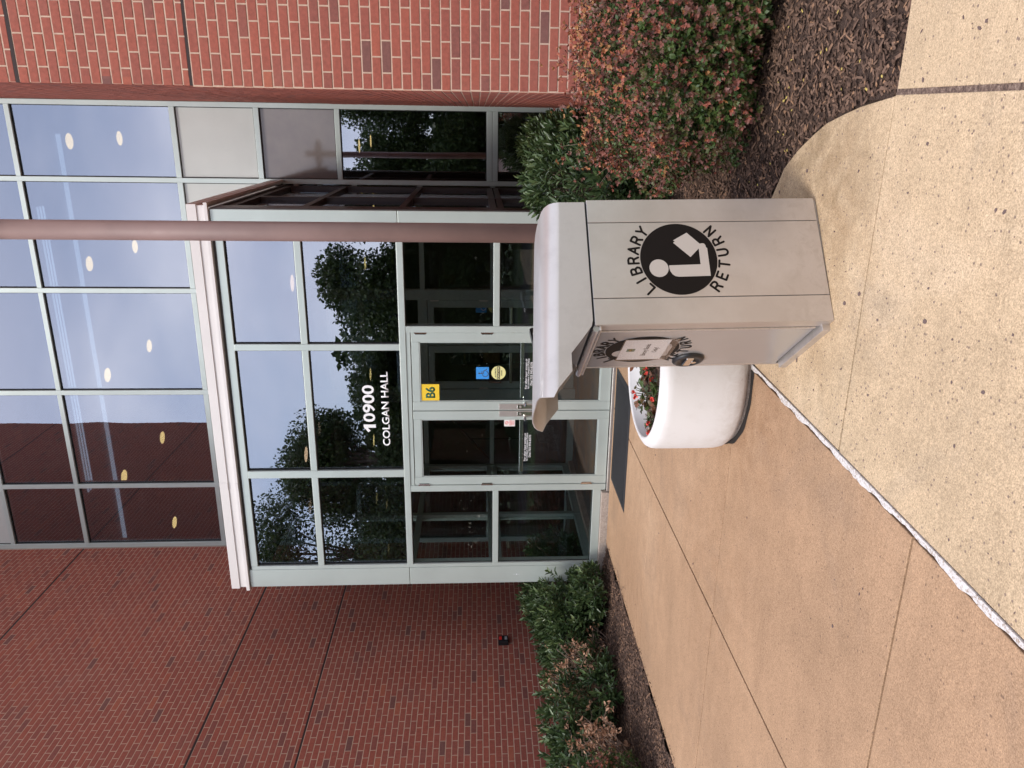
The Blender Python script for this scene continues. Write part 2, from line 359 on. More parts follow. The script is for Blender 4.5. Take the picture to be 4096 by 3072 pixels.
def text_obj(name, s, cx, cz, wid, hgt, m, bold=0., ext=.0008, parent=None, mw=None, mirror=False):
    """printed lettering: flat text in local xz plane, facing -y, centred at cx,cz with given width and height"""
    cu = bpy.data.curves.new(name, 'FONT'); cu.body = s; cu.size = 1; cu.offset = bold; cu.resolution_u = 3; cu.align_x = 'CENTER'
    cu.space_line = 1.0
    t = bpy.data.objects.new('tmp', cu); col.objects.link(t)
    bpy.context.view_layer.update()
    me = bpy.data.meshes.new_from_object(t.evaluated_get(bpy.context.evaluated_depsgraph_get())); bpy.data.objects.remove(t)
    co = np.zeros(len(me.vertices) * 3); me.vertices.foreach_get('co', co); co = co.reshape(-1, 3)
    mn = co.min(0); mxx = co.max(0); sx = wid / (mxx[0] - mn[0]); sy = hgt / (mxx[1] - mn[1])
    X = (co[:, 0] - (mn[0] + mxx[0]) / 2) * sx + cx; Z = (co[:, 1] - (mn[1] + mxx[1]) / 2) * sy + cz
    if mirror: X = -X
    co = np.stack([X, np.zeros_like(X), Z], 1); me.vertices.foreach_set('co', co.ravel())
    me.materials.clear(); me.materials.append(m); me.update(); me.name = name
    o = bpy.data.objects.new(name, me); col.objects.link(o)
    sol = o.modifiers.new('thickness', 'SOLIDIFY'); sol.thickness = ext; sol.offset = 0
    if parent: o.parent = parent
    if mw is not None: o.matrix_world = mw
    return o
def join_into(name, objs, parent=None):
    """merge several meshes (same material) into the first one"""
    V = []; F = []; b = 0
    for o in objs:
        me = o.data; mt = o.matrix_basis
        V += [tuple(mt @ v.co) for v in me.vertices]; F += [tuple(b + i for i in p_.vertices) for p_ in me.polygons]; b = len(V)
    mm = objs[0].data.materials[0]
    for o in objs: bpy.data.objects.remove(o)
    mb = MB(); mb.v = V; mb.f = F
    o = mb.obj(name, mm, parent); s_ = o.modifiers.new('thickness', 'SOLIDIFY'); s_.thickness = .0008; s_.offset = 0
    return o

# ------------------------------------------------------------------ ground
XL, XR, YW, YC, YV = -6.37, .205, 5.69, 10.9, 7.80      # wing faces, wing ends, curtain wall, vestibule front
g = MB().quadbox(-150, 150, -150, 60, -.30, -.14).obj('ground', M['grass']); struct(g)
g = MB().quadbox(-60, 60, -12.5, -7.5, -.139, -.125).obj('road', M['asphalt']); struct(g)
pv = empty('pavement', (0, 0, 0)); struct(pv)
MB().quadbox(-4.55, 2.6, -5.2, 7.74, -.13, -.022).obj('joint_bed', M['joint'], pv)
def xs(y): return -1.221 - .0455 * (3.728 - y)
def slab(pts, m, gap=.0062):
    # rounded-edge slab from a counter-clockwise outline, shrunk by the joint gap
    n = len(pts); P = [Vector((x, y, 0)) for x, y in pts]; out = []
    def inset(P, d):
        r = []
        for i in range(n):
            a = (P[i] - P[i - 1]).normalized(); b = (P[(i + 1) % n] - P[i]).normalized()
            na = Vector((-a.y, a.x, 0)); nb = Vector((-b.y, b.x, 0)); k = na + nb
            k = k * (d / max(.35, k.dot(na))); r.append(P[i] + k)
        return r
    mb = MB(); rings = []
    dz = rnd.uniform(-.0012, .0012)
    for d, z in ((gap, -.10), (gap, -.0022 + dz), (gap + .0022, dz)):
        b = len(mb.v); mb.v += [(p.x, p.y, z) for p in inset(P, d)]; rings.append(b)
    for k in range(2):
        for i in range(n):
            j = (i + 1) % n; mb.f.append((rings[k] + i, rings[k] + j, rings[k + 1] + j, rings[k + 1] + i))
    mb.f.append(tuple(rings[2] + i for i in range(n)))
    return mb.obj('slab', m, pv)
ys = [7.735, 5.843, 4.045, 2.222, .40, -1.42, -3.24, -5.06]
for i in range(7):
    y1, y0 = ys[i], ys[i + 1]
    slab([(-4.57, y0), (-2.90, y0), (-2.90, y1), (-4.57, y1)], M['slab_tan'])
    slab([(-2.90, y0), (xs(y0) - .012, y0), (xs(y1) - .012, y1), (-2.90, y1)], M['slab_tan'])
bedc = [(.115, 2.80), (.084, 3.05), (.058, 3.18), (.023, 3.335), (-.022, 3.447), (-.09, 3.595), (-.18, 3.74), (-.318, 3.85), (-.50, 4.02), (-.66, 4.28), (-.76, 4.62)]
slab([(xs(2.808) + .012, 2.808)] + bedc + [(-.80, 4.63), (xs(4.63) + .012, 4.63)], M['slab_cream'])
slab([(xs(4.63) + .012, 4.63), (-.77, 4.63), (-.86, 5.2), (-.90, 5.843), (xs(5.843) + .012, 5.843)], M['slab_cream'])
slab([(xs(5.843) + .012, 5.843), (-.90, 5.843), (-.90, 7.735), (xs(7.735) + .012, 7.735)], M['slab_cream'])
yr = [2.803, .95, -.88, -2.7, -4.5]
for i in range(4):
    y1, y0 = yr[i], yr[i + 1]
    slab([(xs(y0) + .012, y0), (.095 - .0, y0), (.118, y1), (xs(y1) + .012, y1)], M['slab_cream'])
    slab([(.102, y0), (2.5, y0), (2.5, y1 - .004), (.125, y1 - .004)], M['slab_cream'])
o = MB().quadbox(.04, .20, -4.4, 2.80, -.03, -.0030).obj('joint_fill', M['joint_fill'], pv)
# flaking white sealant along the diagonal joint, ragged on one side
mb = MB(); ypts = [3.97 - .02 * k for k in range(330)]; lft = []; rgt = []
jj = 0
for y in ypts:
    jj = .6 * jj + rnd.uniform(-.004, .004); rgt.append((xs(y) + .014 + rnd.uniform(-.0008, .0008), y)); lft.append((xs(y) - .010 + jj + .006 * math.sin(y * 9) + .004 * math.sin(y * 31), y))
for k in range(len(ypts) - 1):
    b = len(mb.v)
    mb.v += [(*lft[k], .0035), (*rgt[k], .0045), (*rgt[k + 1], .0045), (*lft[k + 1], .0035), (*lft[k], -.004), (*lft[k + 1], -.004), (*rgt[k], -.004), (*rgt[k + 1], -.004)]
    mb.f += [(b, b + 3, b + 2, b + 1), (b, b + 4, b + 5, b + 3), (b + 1, b + 2, b + 7, b + 6)]
mb.obj('white_sealant', M['stripe'], pv)
# dark stone flecks and dry leaf crumbs lying on the concrete
def flecks(n, fn, lo, hi, m, name, par, z=.0012):
    mb = MB()
    for _ in range(n):
        x, y = fn(); s = lo * (hi / lo) ** (rnd.random() ** 2.6); a0 = rnd.uniform(0, 6.28); st = rnd.uniform(.4, 1); k = rnd.randint(4, 7); pts = []
        for i in range(k):
            t = 2 * math.pi * i / k; r_ = s * rnd.uniform(.65, 1.1); px, py = r_ * math.cos(t), r_ * st * math.sin(t)
            pts.append((x + px * math.cos(a0) - py * math.sin(a0), y + px * math.sin(a0) + py * math.cos(a0)))
        b = len(mb.v); mb.v += [(p_[0], p_[1], z + .0014) for p_ in pts]; mb.f.append(tuple(range(b, b + k)))
        mb.v += [(x + (p_[0] - x) * 1.1, y + (p_[1] - y) * 1.1, -.002) for p_ in pts]
        for i in range(k): j = (i + 1) % k; mb.f.append((b + k + i, b + k + j, b + j, b + i))
        mb.t += [rnd.random()] * (k + 1)
    o = mb.obj(name, m, par); o['kind'] = 'stuff'; return o
M['fleck'] = mat('stone_fleck', (.14, .095, .085), .7)
def right_pt():
    while True:
        x, y = rnd.uniform(-1.4, 1.0), rnd.uniform(1.2, 3.9)
        if x > xs(y) + .04 and (y < 2.78 or x < .0 - (y - 2.8) * .25): return x, y
flecks(240, right_pt, .0022, .012, M['fleck'], 'stone_flecks', pv)
def left_pt(): y = 1.8 + 5.7 * rnd.random(); return rnd.uniform(-4.5, xs(y) - .06), y
flecks(110, left_pt, .002, .010, M['fleck'], 'stone_flecks', pv)
# mulch beds
def in_left(x, y): return XL < x < -4.60 and y < YC - .05 and not (x > -5.12 and y > 7.72)
def zl(x, y):
    e = min(1, max(0, (-4.58 - x) / 1.0)); return -.012 + .10 * e + .012 * math.sin(x * 7 + y * 3) + .01 * math.sin(y * 11 - x * 4)
RB = [(-.318, 3.85), (-.50, 4.02), (-.66, 4.28), (-.76, 4.62), (-.86, 5.2), (-.90, 5.843), (-.90, 7.73)]
def xb(y):   # left limit of the right bed at depth y
    pts = [(p_[1], p_[0]) for p_ in bedc[:8]] + [(p_[1], p_[0]) for p_ in RB[1:]] + [(11, -.9)]
    if y < pts[0][0]: return .13
    for (a, b), (c, d) in zip(pts, pts[1:]):
        if a <= y <= c: return b + (d - b) * (y - a) / (c - a)
    return -.9
def in_right(x, y):
    if y > YC - .05 or y < 2.80 or x > 3.4: return False
    if x < xb(y) + .012: return False
    return not (y > YW and x > XR)
def zr(x, y):
    e = min(1, max(0, min((x - xb(y)) / .6, (y - 2.8) / .5))); return -.014 + .075 * e + .010 * math.sin(x * 8 + y * 5) + .007 * math.sin(y * 13 - x * 6)
def bed(name, inside, zf, x0, x1, y0, y1, step):
    nx = int((x1 - x0) / step) + 1; ny = int((y1 - y0) / step) + 1; V = []; F = []
    for j in range(ny + 1):
        for i in range(nx + 1):
            x, y = x0 + i * step, y0 + j * step; V.append((x, y, zf(x, y) + rnd.uniform(-.006, .006)))
    for j in range(ny):
        for i in range(nx):
            x, y = x0 + (i + .5) * step, y0 + (j + .5) * step
            if inside(x, y): a = j * (nx + 1) + i; F.append((a, a + 1, a + nx + 2, a + nx + 1))
    mb = MB(); mb.v = V; mb.f = F; o = mb.obj(name, M['mulch'], None, smooth=True); return struct(o)
def edge_bed(name, outline, z, m):   # soil right up to the slab edge
    return struct(MB().prism(outline, -.13, z).obj(name, m))
bl = bed('mulch_bed', lambda x, y: in_left(x, y), zl, -14.2, -4.58, 2.0, 10.9, .05)
edge_bed('bed_soil', [(-14.3, -3), (-4.566, -3), (-4.566, 10.88), (-14.3, 10.88)], -.022, M['mulch'])
br = bed('mulch_bed', in_right, zr, -.95, 3.45, 2.78, 10.9, .05)
edge_bed('bed_soil', [(.10, 2.797), (3.45, 2.797), (3.45, YC - .02), (-.895, YC - .02)] + [(x + .004, y) for x, y in reversed(RB)] + [(x + .006, y) for x, y in reversed(bedc[1:7])], -.020, M['mulch'])
def chips(n, inside, zf, rx, ry, name, par, bias=None, smin=.012, smax=.06):
    P = []
    while len(P) < n:
        x, y = rnd.uniform(*rx), rnd.uniform(*ry)
        if inside(x, y): P.append((x, y, zf(x, y)))
    P = np.array(P); L_ = npr.uniform(smin, smax, n) * npr.uniform(.5, 1, n); W_ = npr.uniform(.0025, .0095, n); a = npr.uniform(0, 6.283, n); pit = npr.normal(0, .28, n)
    d = np.stack([np.cos(a) * np.cos(pit), np.sin(a) * np.cos(pit), np.sin(pit)], 1); s = np.stack([-np.sin(a), np.cos(a), npr.normal(0, .35, n)], 1); s /= np.linalg.norm(s, axis=1)[:, None]
    up = np.cross(d, s); P[:, 2] += npr.uniform(.002, .016, n)
    loc = np.array([(-1, -.6, 0), (-.7, .9, 0), (.8, .8, 0), (1, -.7, 0), (-.2, .1, 1.0), (.5, 0, .9)])
    V = P[:, None, :] + loc[None, :, 0:1] * d[:, None, :] * (L_ / 2)[:, None, None] + loc[None, :, 1:2] * s[:, None, :] * W_[:, None, None] + loc[None, :, 2:3] * up[:, None, :] * .004
    tri = np.array([(0, 3, 4), (3, 5, 4), (3, 2, 5), (2, 4, 5), (2, 1, 4), (1, 0, 4)])
    F = (np.arange(n) * 6)[:, None, None] + tri[None]
    o = bpy.data.objects.new(name, arr_mesh(name, V.reshape(-1, 3), F.reshape(-1, 3), np.repeat(npr.rand(n), 6), M['chip'])); col.objects.link(o)
    o['kind'] = 'stuff'
    if par: o.parent = par
    return o
chips(24000, in_left, zl, (-6.3, -4.57), (3.6, 9.2), 'mulch_chips', bl)
chips(28000, in_right, zr, (-.95, 1.7), (2.80, 5.6), 'mulch_chips', br)
chips(90, in_right, zr, (-.6, 1.2), (2.85, 4.2), 'fallen_leaves', br, smin=.012, smax=.03)
bpy.data.objects['fallen_leaves'].data.materials[0] = mat('fallen_leaf_yellow', (.50, .38, .10), .7); bpy.data.objects['fallen_leaves'].location.z = .006
# a few stray chips over the pavement edge
chips(260, lambda x, y: True, lambda x, y: -.002, (-4.58, -4.50), (3.4, 7.7), 'mulch_chips', bl, smin=.008, smax=.025)

# ------------------------------------------------------------------ brickwork
BP, BH = .2038, .0668; BL, BT = .1935, .0572       # pitch, course, brick length and height
def brick_mesh(length, tint, back=.05):
    me_b = MB(); c = .0022
    x0, x1, z0, z1 = 0, length, 0, BT
    v = [(x0, 0, z0), (x1, 0, z0), (x1, 0, z1), (x0, 0, z1)]
    me_b.v = [(x0 + c, 0, z0 + c), (x1 - c, 0, z0 + c), (x1 - c, 0, z1 - c), (x0 + c, 0, z1 - c), (x0, c, z0), (x1, c, z0), (x1, c, z1), (x0, c, z1), (x0, back, z0), (x1, back, z0), (x1, back, z1), (x0, back, z1)]
    me_b.f = [(0, 1, 2, 3)] + [(a, b, b - 4, a - 4) for a, b in ((4, 5), (5, 6), (6, 7), (7, 4))] + [(a, b, b - 4, a - 4) for a, b in ((8, 9), (9, 10), (10, 11), (11, 8))]
    me_b.t = [tint] * 9
    return me_b
def wall_face(parent, org, ax, nrm, length, ztop, zphase, xphase, joints, cuts, nind=0, key=None, proud=lambda z: 0, zbase=-.1):
    """bricks of one face: org corner, ax along, nrm outward; first nind (by key) are objects of their own"""
    ax = Vector(ax); nrm = Vector(nrm); org = Vector(org); k0 = int(math.floor((zbase - zphase) / BH)); items = []
    k = k0
    while zphase + k * BH < ztop:
        z = zphase + k * BH; off = xphase + (BP / 2 if k % 2 else 0)
        s = off % BP - BP
        while s < length:
            a, b = max(0, s + .0052), min(length, s + BP - .0052)
            if b - a > .03: items.append((a, b, z + .0048, k))
            s += BP
        k += 1
    out = []; vis = []
    for a, b, z, k in items:
        if any(abs(z - .0048 - j) < .01 for j in joints): z += .020; hcut = .020
        else: hcut = 0
        full = abs((b - a) - BL) < .004
        tint = min(1, max(0, rnd.gauss(.57, .17))) if rnd.random() > .03 else rnd.uniform(0, .12)
        out.append((a, b, z, hcut, tint))
    if nind and key: out.sort(key=lambda t: key(org + ax * t[0] + Vector((0, 0, t[2]))))
    variants = {}
    joined = MB(); cnt = 0
    up = Vector((0, 0, 1)); mrot = Matrix((ax, -nrm, up)).transposed().to_4x4()
    for a, b, z, hcut, tint in out:
        pr = proud(z); o3 = org + ax * a + up * z + nrm * (pr + rnd.uniform(-.0008, .0008))
        if cnt < nind:
            kk = (round(b - a, 3), round(tint * 9), hcut)
            if kk not in variants:
                bm_ = brick_mesh(b - a, round(tint * 9) / 9); 
                if hcut: bm_.v = [(x, y, zz if zz < BT * .5 else zz - hcut) for x, y, zz in bm_.v]
                me = bpy.data.meshes.new('brick'); me.from_pydata(bm_.v, [], bm_.f); at = me.attributes.new('tint', 'FLOAT', 'FACE'); at.data.foreach_set('value', bm_.t); me.materials.append(M['brick']); me.update(); variants[kk] = me
            o = bpy.data.objects.new('brick', variants[kk]); col.objects.link(o); o.parent = parent
            o.matrix_local = Matrix.Translation(o3) @ mrot @ Matrix.Rotation(rnd.gauss(0, .0018), 4, 'Y')
            cnt += 1
        else:
            bm_ = brick_mesh(b - a, tint); bb = len(joined.v)
            mt = Matrix.Translation(o3) @ mrot
            for v in bm_.v:
                vv = v if not hcut else (v[0], v[1], v[2] if v[2] < BT * .5 else v[2] - hcut)
                joined.v.append(tuple(mt @ Vector(vv)))
            joined.f += [tuple(bb + i for i in q) for q in bm_.f]; joined.t += bm_.t
    o = joined.obj('brickwork', M['brick'], parent); o['kind'] = 'stuff'; return o
camp = Vector((0, 0, EYE))
JL = [3.358, 4.494, 7.566, 10.64]; ZPL = .686
JR = [1.171 - BH * 7 + BH * 40, 1.171 - BH * 7 + BH * 57, 1.171 - BH * 7 + BH * 103]; ZPR = 1.171 - BH * 7
lw = empty('brick_wing', (XL, YW, 0)); tag(lw, 'long shaded red brick wall running back behind the straggly shrubs, beside the low glass entrance', 'brick wall', None)
rw = empty('brick_wing', (XR, YW, 0)); tag(rw, 'brighter red brick wall corner rising behind the orange and red barberry bush', 'brick wall', None)
lw['group'] = rw['group'] = 'brick wings either side of the glass front'
def shift(o, root):
    o.matrix_parent_inverse = Matrix.Translation(-root.location)
WT = 14.6
# left wing: inner face (towards +x) and front face (towards -y)
def prL(z): return .009 if z < JL[0] else .0
def prR(z): return .009 if z < JR[0] else .0
class Root: pass
def build_wing(root, faces, cores):
    before = set(bpy.data.objects)
    for f in faces: wall_face(root, **f)
    for c in cores:
        MB().quadbox(*c).obj('mortar', M['mortar'], root)
    for o in set(bpy.data.objects) - before: shift(o, root)
MR = .0032
build_wing(lw, [
    dict(org=(XL, YC - .0, 0), ax=(0, -1, 0), nrm=(1, 0, 0), length=YC - YW, ztop=WT, zphase=ZPL, xphase=(YC - 6.410) % BP, joints=JL, cuts=[], nind=300, proud=prL,
         key=lambda p_: (p_.y - 6.3) * 1.0 + abs(p_.z - 2.2) * .45 + (50 if p_.z < .35 or p_.y < 6.05 else 0)),
    dict(org=(XL, YW, 0), ax=(-1, 0, 0), nrm=(0, -1, 0), length=7.6, ztop=WT, zphase=ZPL, xphase=.1, joints=JL, cuts=[], proud=prL),
], [(XL - 7.6, XL - MR + .009, YW + MR - .009, YC - .0, -.1, JL[0] + .0012), (XL - 7.6, XL - MR, YW + MR, YC + .3, JL[0] + .0012, WT)])
build_wing(rw, [
    dict(org=(XR, YW, 0), ax=(1, 0, 0), nrm=(0, -1, 0), length=6.2, ztop=WT, zphase=ZPR, xphase=.1019, joints=JR, cuts=[], nind=300, proud=prR, key=lambda p_: p_.x * 6 + (50 if p_.z < .55 or p_.z > 5.3 else 0)),
    dict(org=(XR, YC, 0), ax=(0, -1, 0), nrm=(-1, 0, 0), length=YC - YW, ztop=WT, zphase=ZPR, xphase=(YC - YW) % BP + .1019, joints=JR, cuts=[], proud=prR),
], [(XR + MR - .009, XR + 6.2, YW + MR - .009, YC, -.1, JR[0] + .0012), (XR + MR, XR + 6.2, YW + MR, YC + .3, JR[0] + .0012, WT)])
for root, J, s in ((lw, JL, 1), (rw, JR, -1)):      # dark soft joints
    for j in J:
        if s == 1: a = (XL - 7.6, XL - .001, YW + .001, YC, j + .001, j + .0245)
        else: a = (XR + .001, XR + 6.2, YW + .001, YC, j + .001, j + .0245)
        o = MB().quadbox(*a).obj('soft_joint', M['sealant'], root); shift(o, root)

# key box on the left wing
kb = empty('key_box', (XL, 8.40, 1.09)); tag(kb, 'small black metal key box with red and grey labels fixed on the shaded brick wall', 'key box')
def rel(o, root): shift(o, root); return o
rel(box('cabinet', XL + .001, XL + .072, 8.300, 8.425, 1.085, 1.213, M['black'], kb, .006), kb)
rel(box('red_label', XL + .0725, XL + .074, 8.335, 8.400, 1.165, 1.203, M['red'], kb, 0), kb)
rel(box('grey_label', XL + .0725, XL + .074, 8.335, 8.400, 1.098, 1.130, M['grey_label'], kb, 0), kb)
o = MB().tube([(XL + .072, 8.365, 1.150), (XL + .080, 8.365, 1.150)], .012, 14).obj('lock', M['black'], kb); rel(o, kb)

# ------------------------------------------------------------------ curtain wall
cw = empty('glass_curtain_wall', (XL, YC, 0)); tag(cw, 'tall glass curtain wall between the two brick walls, mirroring clouds and dark brick', 'glass wall')
def C(o): return rel(o, cw)
MV = [(XL + .004, XL + .072), (-5.352, -5.285), (-3.852, -3.782), (-2.342, -2.275), (-.832, -.768), (XR - .068, XR - .004)]
HV = [(1.185, 1.255), (1.262, 1.335), (3.285, 3.352), (4.335, 4.404), (5.419, 5.488), (7.506, 7.570), (8.610, 8.675), (9.70, 9.77), (11.8, 11.9)]
for i, (a, b) in enumerate(MV): C(box('mullion', a, b, YC, YC + .14, 4.0 if 0 < i < 4 else 0, 11.9, M['frame'], cw, .003))
for i in range(5):
    x0, x1 = MV[i][1], MV[i + 1][0]
    inner = i in (1, 2, 3)
    for (z0, z1) in HV:
        if inner and z0 < 4.2: continue
        C(box('transom', x0 + .0005, x1 - .0005, YC + .003, YC + .13, z0, z1, M['frame'], cw, .003))
    cells = [(1.335, 3.285), (3.352, 4.335), (4.404, 5.419), (5.488, 7.506), (7.570, 8.610), (8.675, 9.70), (9.77, 11.8)]
    if not inner: cells = [(.10, 1.185)] + cells; C(box('transom', x0 + .0005, x1 - .0005, YC + .003, YC + .13, 0, .10, M['frame'], cw, .003))
    for z0, z1 in cells:
        if inner and z1 < 4.4: continue
        sp = abs(z0 - 4.404) < .01 or abs(z0 - 8.675) < .01
        if i == 4 and abs(z0 - 3.352) < .01: C(box('tinted_panel', x0 - .001, x1 + .001, YC + .045, YC + .055, z0 - .001, z1 + .001, M['taupe'], cw, 0))
        elif sp: C(box('spandrel_panel', x0 - .001, x1 + .001, YC + .035, YC + .06, z0 - .001, z1 + .001, M['panel'], cw, 0))
        else: C(box('glass_pane', x0 - .001, x1 + .001, YC + .045, YC + .051, z0 - .001, z1 + .001, M['glass'], cw, 0))
        mb = MB()   # black gasket line round each pane
        for q in ((x0, x0 + .011, z0, z1), (x1 - .011, x1, z0, z1), (x0, x1, z0, z0 + .011), (x0, x1, z1 - .011, z1)): mb.quadbox(q[0] + .0005, q[1] - .0005, YC + .028, YC + .034, q[2] + .0005, q[3] - .0005)
        C(mb.obj('gasket', M['gasket'], cw))
# pale bead of sealant between frame and left brick wing
C(box('sealant_bead', XL + .0012, XL + .0038, YC - .03, YC + .01, 0, 11.9, M['curb'], cw, 0))
# dead leaf caught on the frame
# inner screen of the vestibule (doors and side lights) in the same plane, below z 4
IN = M['frame_in']
for a, b in (MV[4], (-2.428, -2.275), (-3.99, -3.785), (-5.352, -5.285)):
    if a == MV[4][0]: continue
    C(box('mullion', a, b, YC + .0, YC + .10, 0, 3.95, IN, cw, .003))
for x0, x1 in ((-2.275, -.832), (-3.785, -2.428), (-5.285, -3.99)):
    door = x0 == -3.785
    for z0, z1 in (((2.193, 2.325), (3.1, 3.17), (3.88, 3.95)) if door else ((0, .10), (1.22, 1.285), (2.216, 2.286), (3.1, 3.17), (3.88, 3.95))):
        C(box('transom', x0 + .0005, x1 - .0005, YC + .004, YC + .09, z0, z1, IN, cw, .003))
    for z0, z1 in (((2.325, 3.1), (3.17, 3.88)) if door else ((.10, 1.22), (1.285, 2.216), (2.286, 3.1), (3.17, 3.88))):
        C(box('glass_pane', x0, x1, YC + .045, YC + .051, z0, z1, M['glass_clear'], cw, 0))
def door_leaf(parent, x0, x1, z0, z1, y, fm, stile=.10, top=.08, bot=.14, hinge_side=None, d=.045, relf=None):
    mb = MB(); mb.quadbox(x0, x0 + stile, y, y + d, z0, z1); mb.quadbox(x1 - stile, x1, y, y + d, z0, z1)
    e = .0005
    mb.quadbox(x0 + stile + e, x1 - stile - e, y + .002, y + d - .002, z1 - top, z1 - .001); mb.quadbox(x0 + stile + e, x1 - stile - e, y + .002, y + d - .002, z0 + .001, z0 + bot)
    o = mb.obj('door', fm, parent, .003); relf(o)
    def sub(c): c.parent = o; return c
    gp = MB().quadbox(x0 + stile - .003, x1 - stile + .003, y + .020, y + .026, z0 + bot - .003, z1 - top + .003).obj('glass_pane', M['glass_clear'], o)
    mb = MB()
    for q in ((x0 + stile, x0 + stile + .012, z0 + bot, z1 - top), (x1 - stile - .012, x1 - stile, z0 + bot, z1 - top), (x0 + stile, x1 - stile, z0 + bot, z0 + bot + .012), (x0 + stile, x1 - stile, z1 - top - .012, z1 - top)):
        mb.quadbox(q[0] + .001, q[1] - .001, y + .006, y + .018, q[2] + .001, q[3] - .001)
    mb.obj('glazing_bead', fm, o, .002)
    if hinge_side is not None:
        hx = x0 if hinge_side == 0 else x1
        for zc in (z0 + .22, (z0 + z1) / 2 + .27, z1 - .10):
            m_ = MB().tube([(hx, y - .006, zc - .065), (hx, y - .006, zc + .065)], .009, 10); m_.quadbox(hx - .018, hx + .018, y - .0035, y - .001, zc - .055, zc + .055)
            m_.obj('hinge', M['chrome'] if fm != IN else M['steel'], o)
    return o
dl = door_leaf(cw, -3.778, -3.112, .03, 2.185, YC + .02, IN, hinge_side=0, relf=C)
dr = door_leaf(cw, -3.100, -2.434, .03, 2.185, YC + .02, IN, hinge_side=1, relf=C)
for dd, a, b in ((dl, -3.68, -3.21), (dr, -3.0, -2.53)):
    MB().quadbox(a, b, YC - .03, YC - .012, .96, 1.0).obj('push_bar', M['chrome'], dd, .003)
    MB().tube([(a + .02, YC + .02, 1.12), (a + .02, YC - .04, 1.12), (a + .02, YC - .04, 1.30), (a + .02, YC + .02, 1.30)], .009, 8).obj('pull_handle', M['chrome'], dd)

# ------------------------------------------------------------------ interior of the building
def sbox(name, x0, x1, y0, y1, z0, z1, m): return struct(MB().quadbox(x0, x1, y0, y1, z0, z1).obj(name, m))
sbox('lobby_floor', -13.9, 6.2, YC + .15, 19.5, -.1, .0, M['carpet'])
sbox('lobby_back_wall', -13.9, 6.2, 19.5, 19.8, -.1, 11.9, M['int_wall'])
sbox('lobby_side_wall', -14.2, -13.9, YC + .3, 19.8, -.1, 11.9, M['int_dark'])
sbox('lobby_side_wall', 6.2, 6.5, YC + .3, 19.8, -.1, 11.9, M['int_dark'])
sbox('lobby_ceiling', -13.9, 6.2, YC + .145, 19.5, 3.60, 3.66, M['ceil'])
sbox('upper_floor', -13.9, 6.2, YC + .145, 19.5, 4.45, 4.92, M['int_dark'])
sbox('upper_ceiling', -13.9, 6.2, YC + .145, 19.5, 7.53, 7.60, M['ceil'])
sbox('roof_slab', -14.0, 6.4, YC + .02, 19.8, 11.92, 12.2, M['int_dark'])
lights = empty('recessed_downlight', (0, 0, 0))
def downlight(x, y, z, m, label, r=.118, grp='round recessed downlights in the ceilings'):
    t = empty('recessed_downlight', (x, y, z)); tag(t, label, 'ceiling light', grp)
    MB().lathe([(r * 1.16, -.004), (r * 1.16, .012), (r * .99, .012), (r * .99, -.004)], 28, close=True).obj('trim_ring', M['ceil_lt'], t)
    mb = MB().lathe([(r, -.001), (r * .7, .003), (.004, .004)], 28); mb.obj('lens', m, t)
    return t
bpy.data.objects.remove(lights)
wh = ['rightmost', 'second from the right', 'third from the right', 'fourth from the right', 'leftmost']
for k in range(5): downlight(-.36 - 1.83 * k, 12.36, 7.526, M['lamp'], f'{wh[k]} lit round downlight of the upper ceiling row nearer the tall window')
for k in range(5): downlight(-.35 - 1.83 * k, 14.06, 7.526, M['lamp'], f'{wh[k]} lit round downlight of the upper ceiling row deeper in the room')
for x, y, lb in ((-.44, 14.7, 'lit downlight seen through the narrow bay beside the right brick wall'), (-2.57, 14.7, 'lit downlight low behind the pane right of the white 10900 number'), (-4.78, 14.7, 'lit downlight seen low behind the start of the white 10900 number'),
                 (-.39, 16.3, 'deeper of two lit downlights in the narrow bay beside the right brick wall'), (-1.60, 16.3, 'lit downlight seen through the dark side glass of the entrance box'), (-6.2, 14.7, 'lit downlight left of the lobby stair'), (-8.0, 16.3, 'lit downlight far back on the left of the lobby')):
    downlight(x, y, 3.596, M['lamp'], lb, .125)
# slim white ceiling trims behind the tall glass
ct = empty('ceiling_slot_diffuser', (-3.4, 11.25, 7.52)); tag(ct, 'three slim white parallel strips in the upper ceiling close behind the tall glass', 'ceiling trim')
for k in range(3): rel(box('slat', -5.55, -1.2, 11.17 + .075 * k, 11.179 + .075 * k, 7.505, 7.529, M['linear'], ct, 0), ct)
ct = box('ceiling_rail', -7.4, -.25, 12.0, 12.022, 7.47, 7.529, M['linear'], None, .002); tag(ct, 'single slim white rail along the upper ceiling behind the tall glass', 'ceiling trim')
# stair with terrazzo steps and a sloping handrail
st = empty('lobby_staircase', (-5.4, 13.2, 0)); tag(st, 'terrazzo stair with a sloping handrail inside, seen through the left glass door', 'staircase')
for k in range(8):
    x1 = -5.62 + .17 * k
    rel(box('step', x1, x1 + (.34 if k < 7 else .8), 12.75, 14.5, max(0, .19 * k - .08) + (0 if k else .0), .19 * (k + 1), M['terrazzo'], st, .006), st)
rel(MB().tube([(-6.1, 12.72, .95), (-4.2, 12.72, 2.6)], .02, 8).obj('handrail', M['chrome'], st), st)
for k in range(4):
    x = -5.9 + .55 * k; rel(MB().tube([(x, 12.72, .17 + .477 * k if k else 0), (x, 12.72, .95 + .868 * (x + 6.1))], .012, 6).obj('baluster', M['black'], st), st)
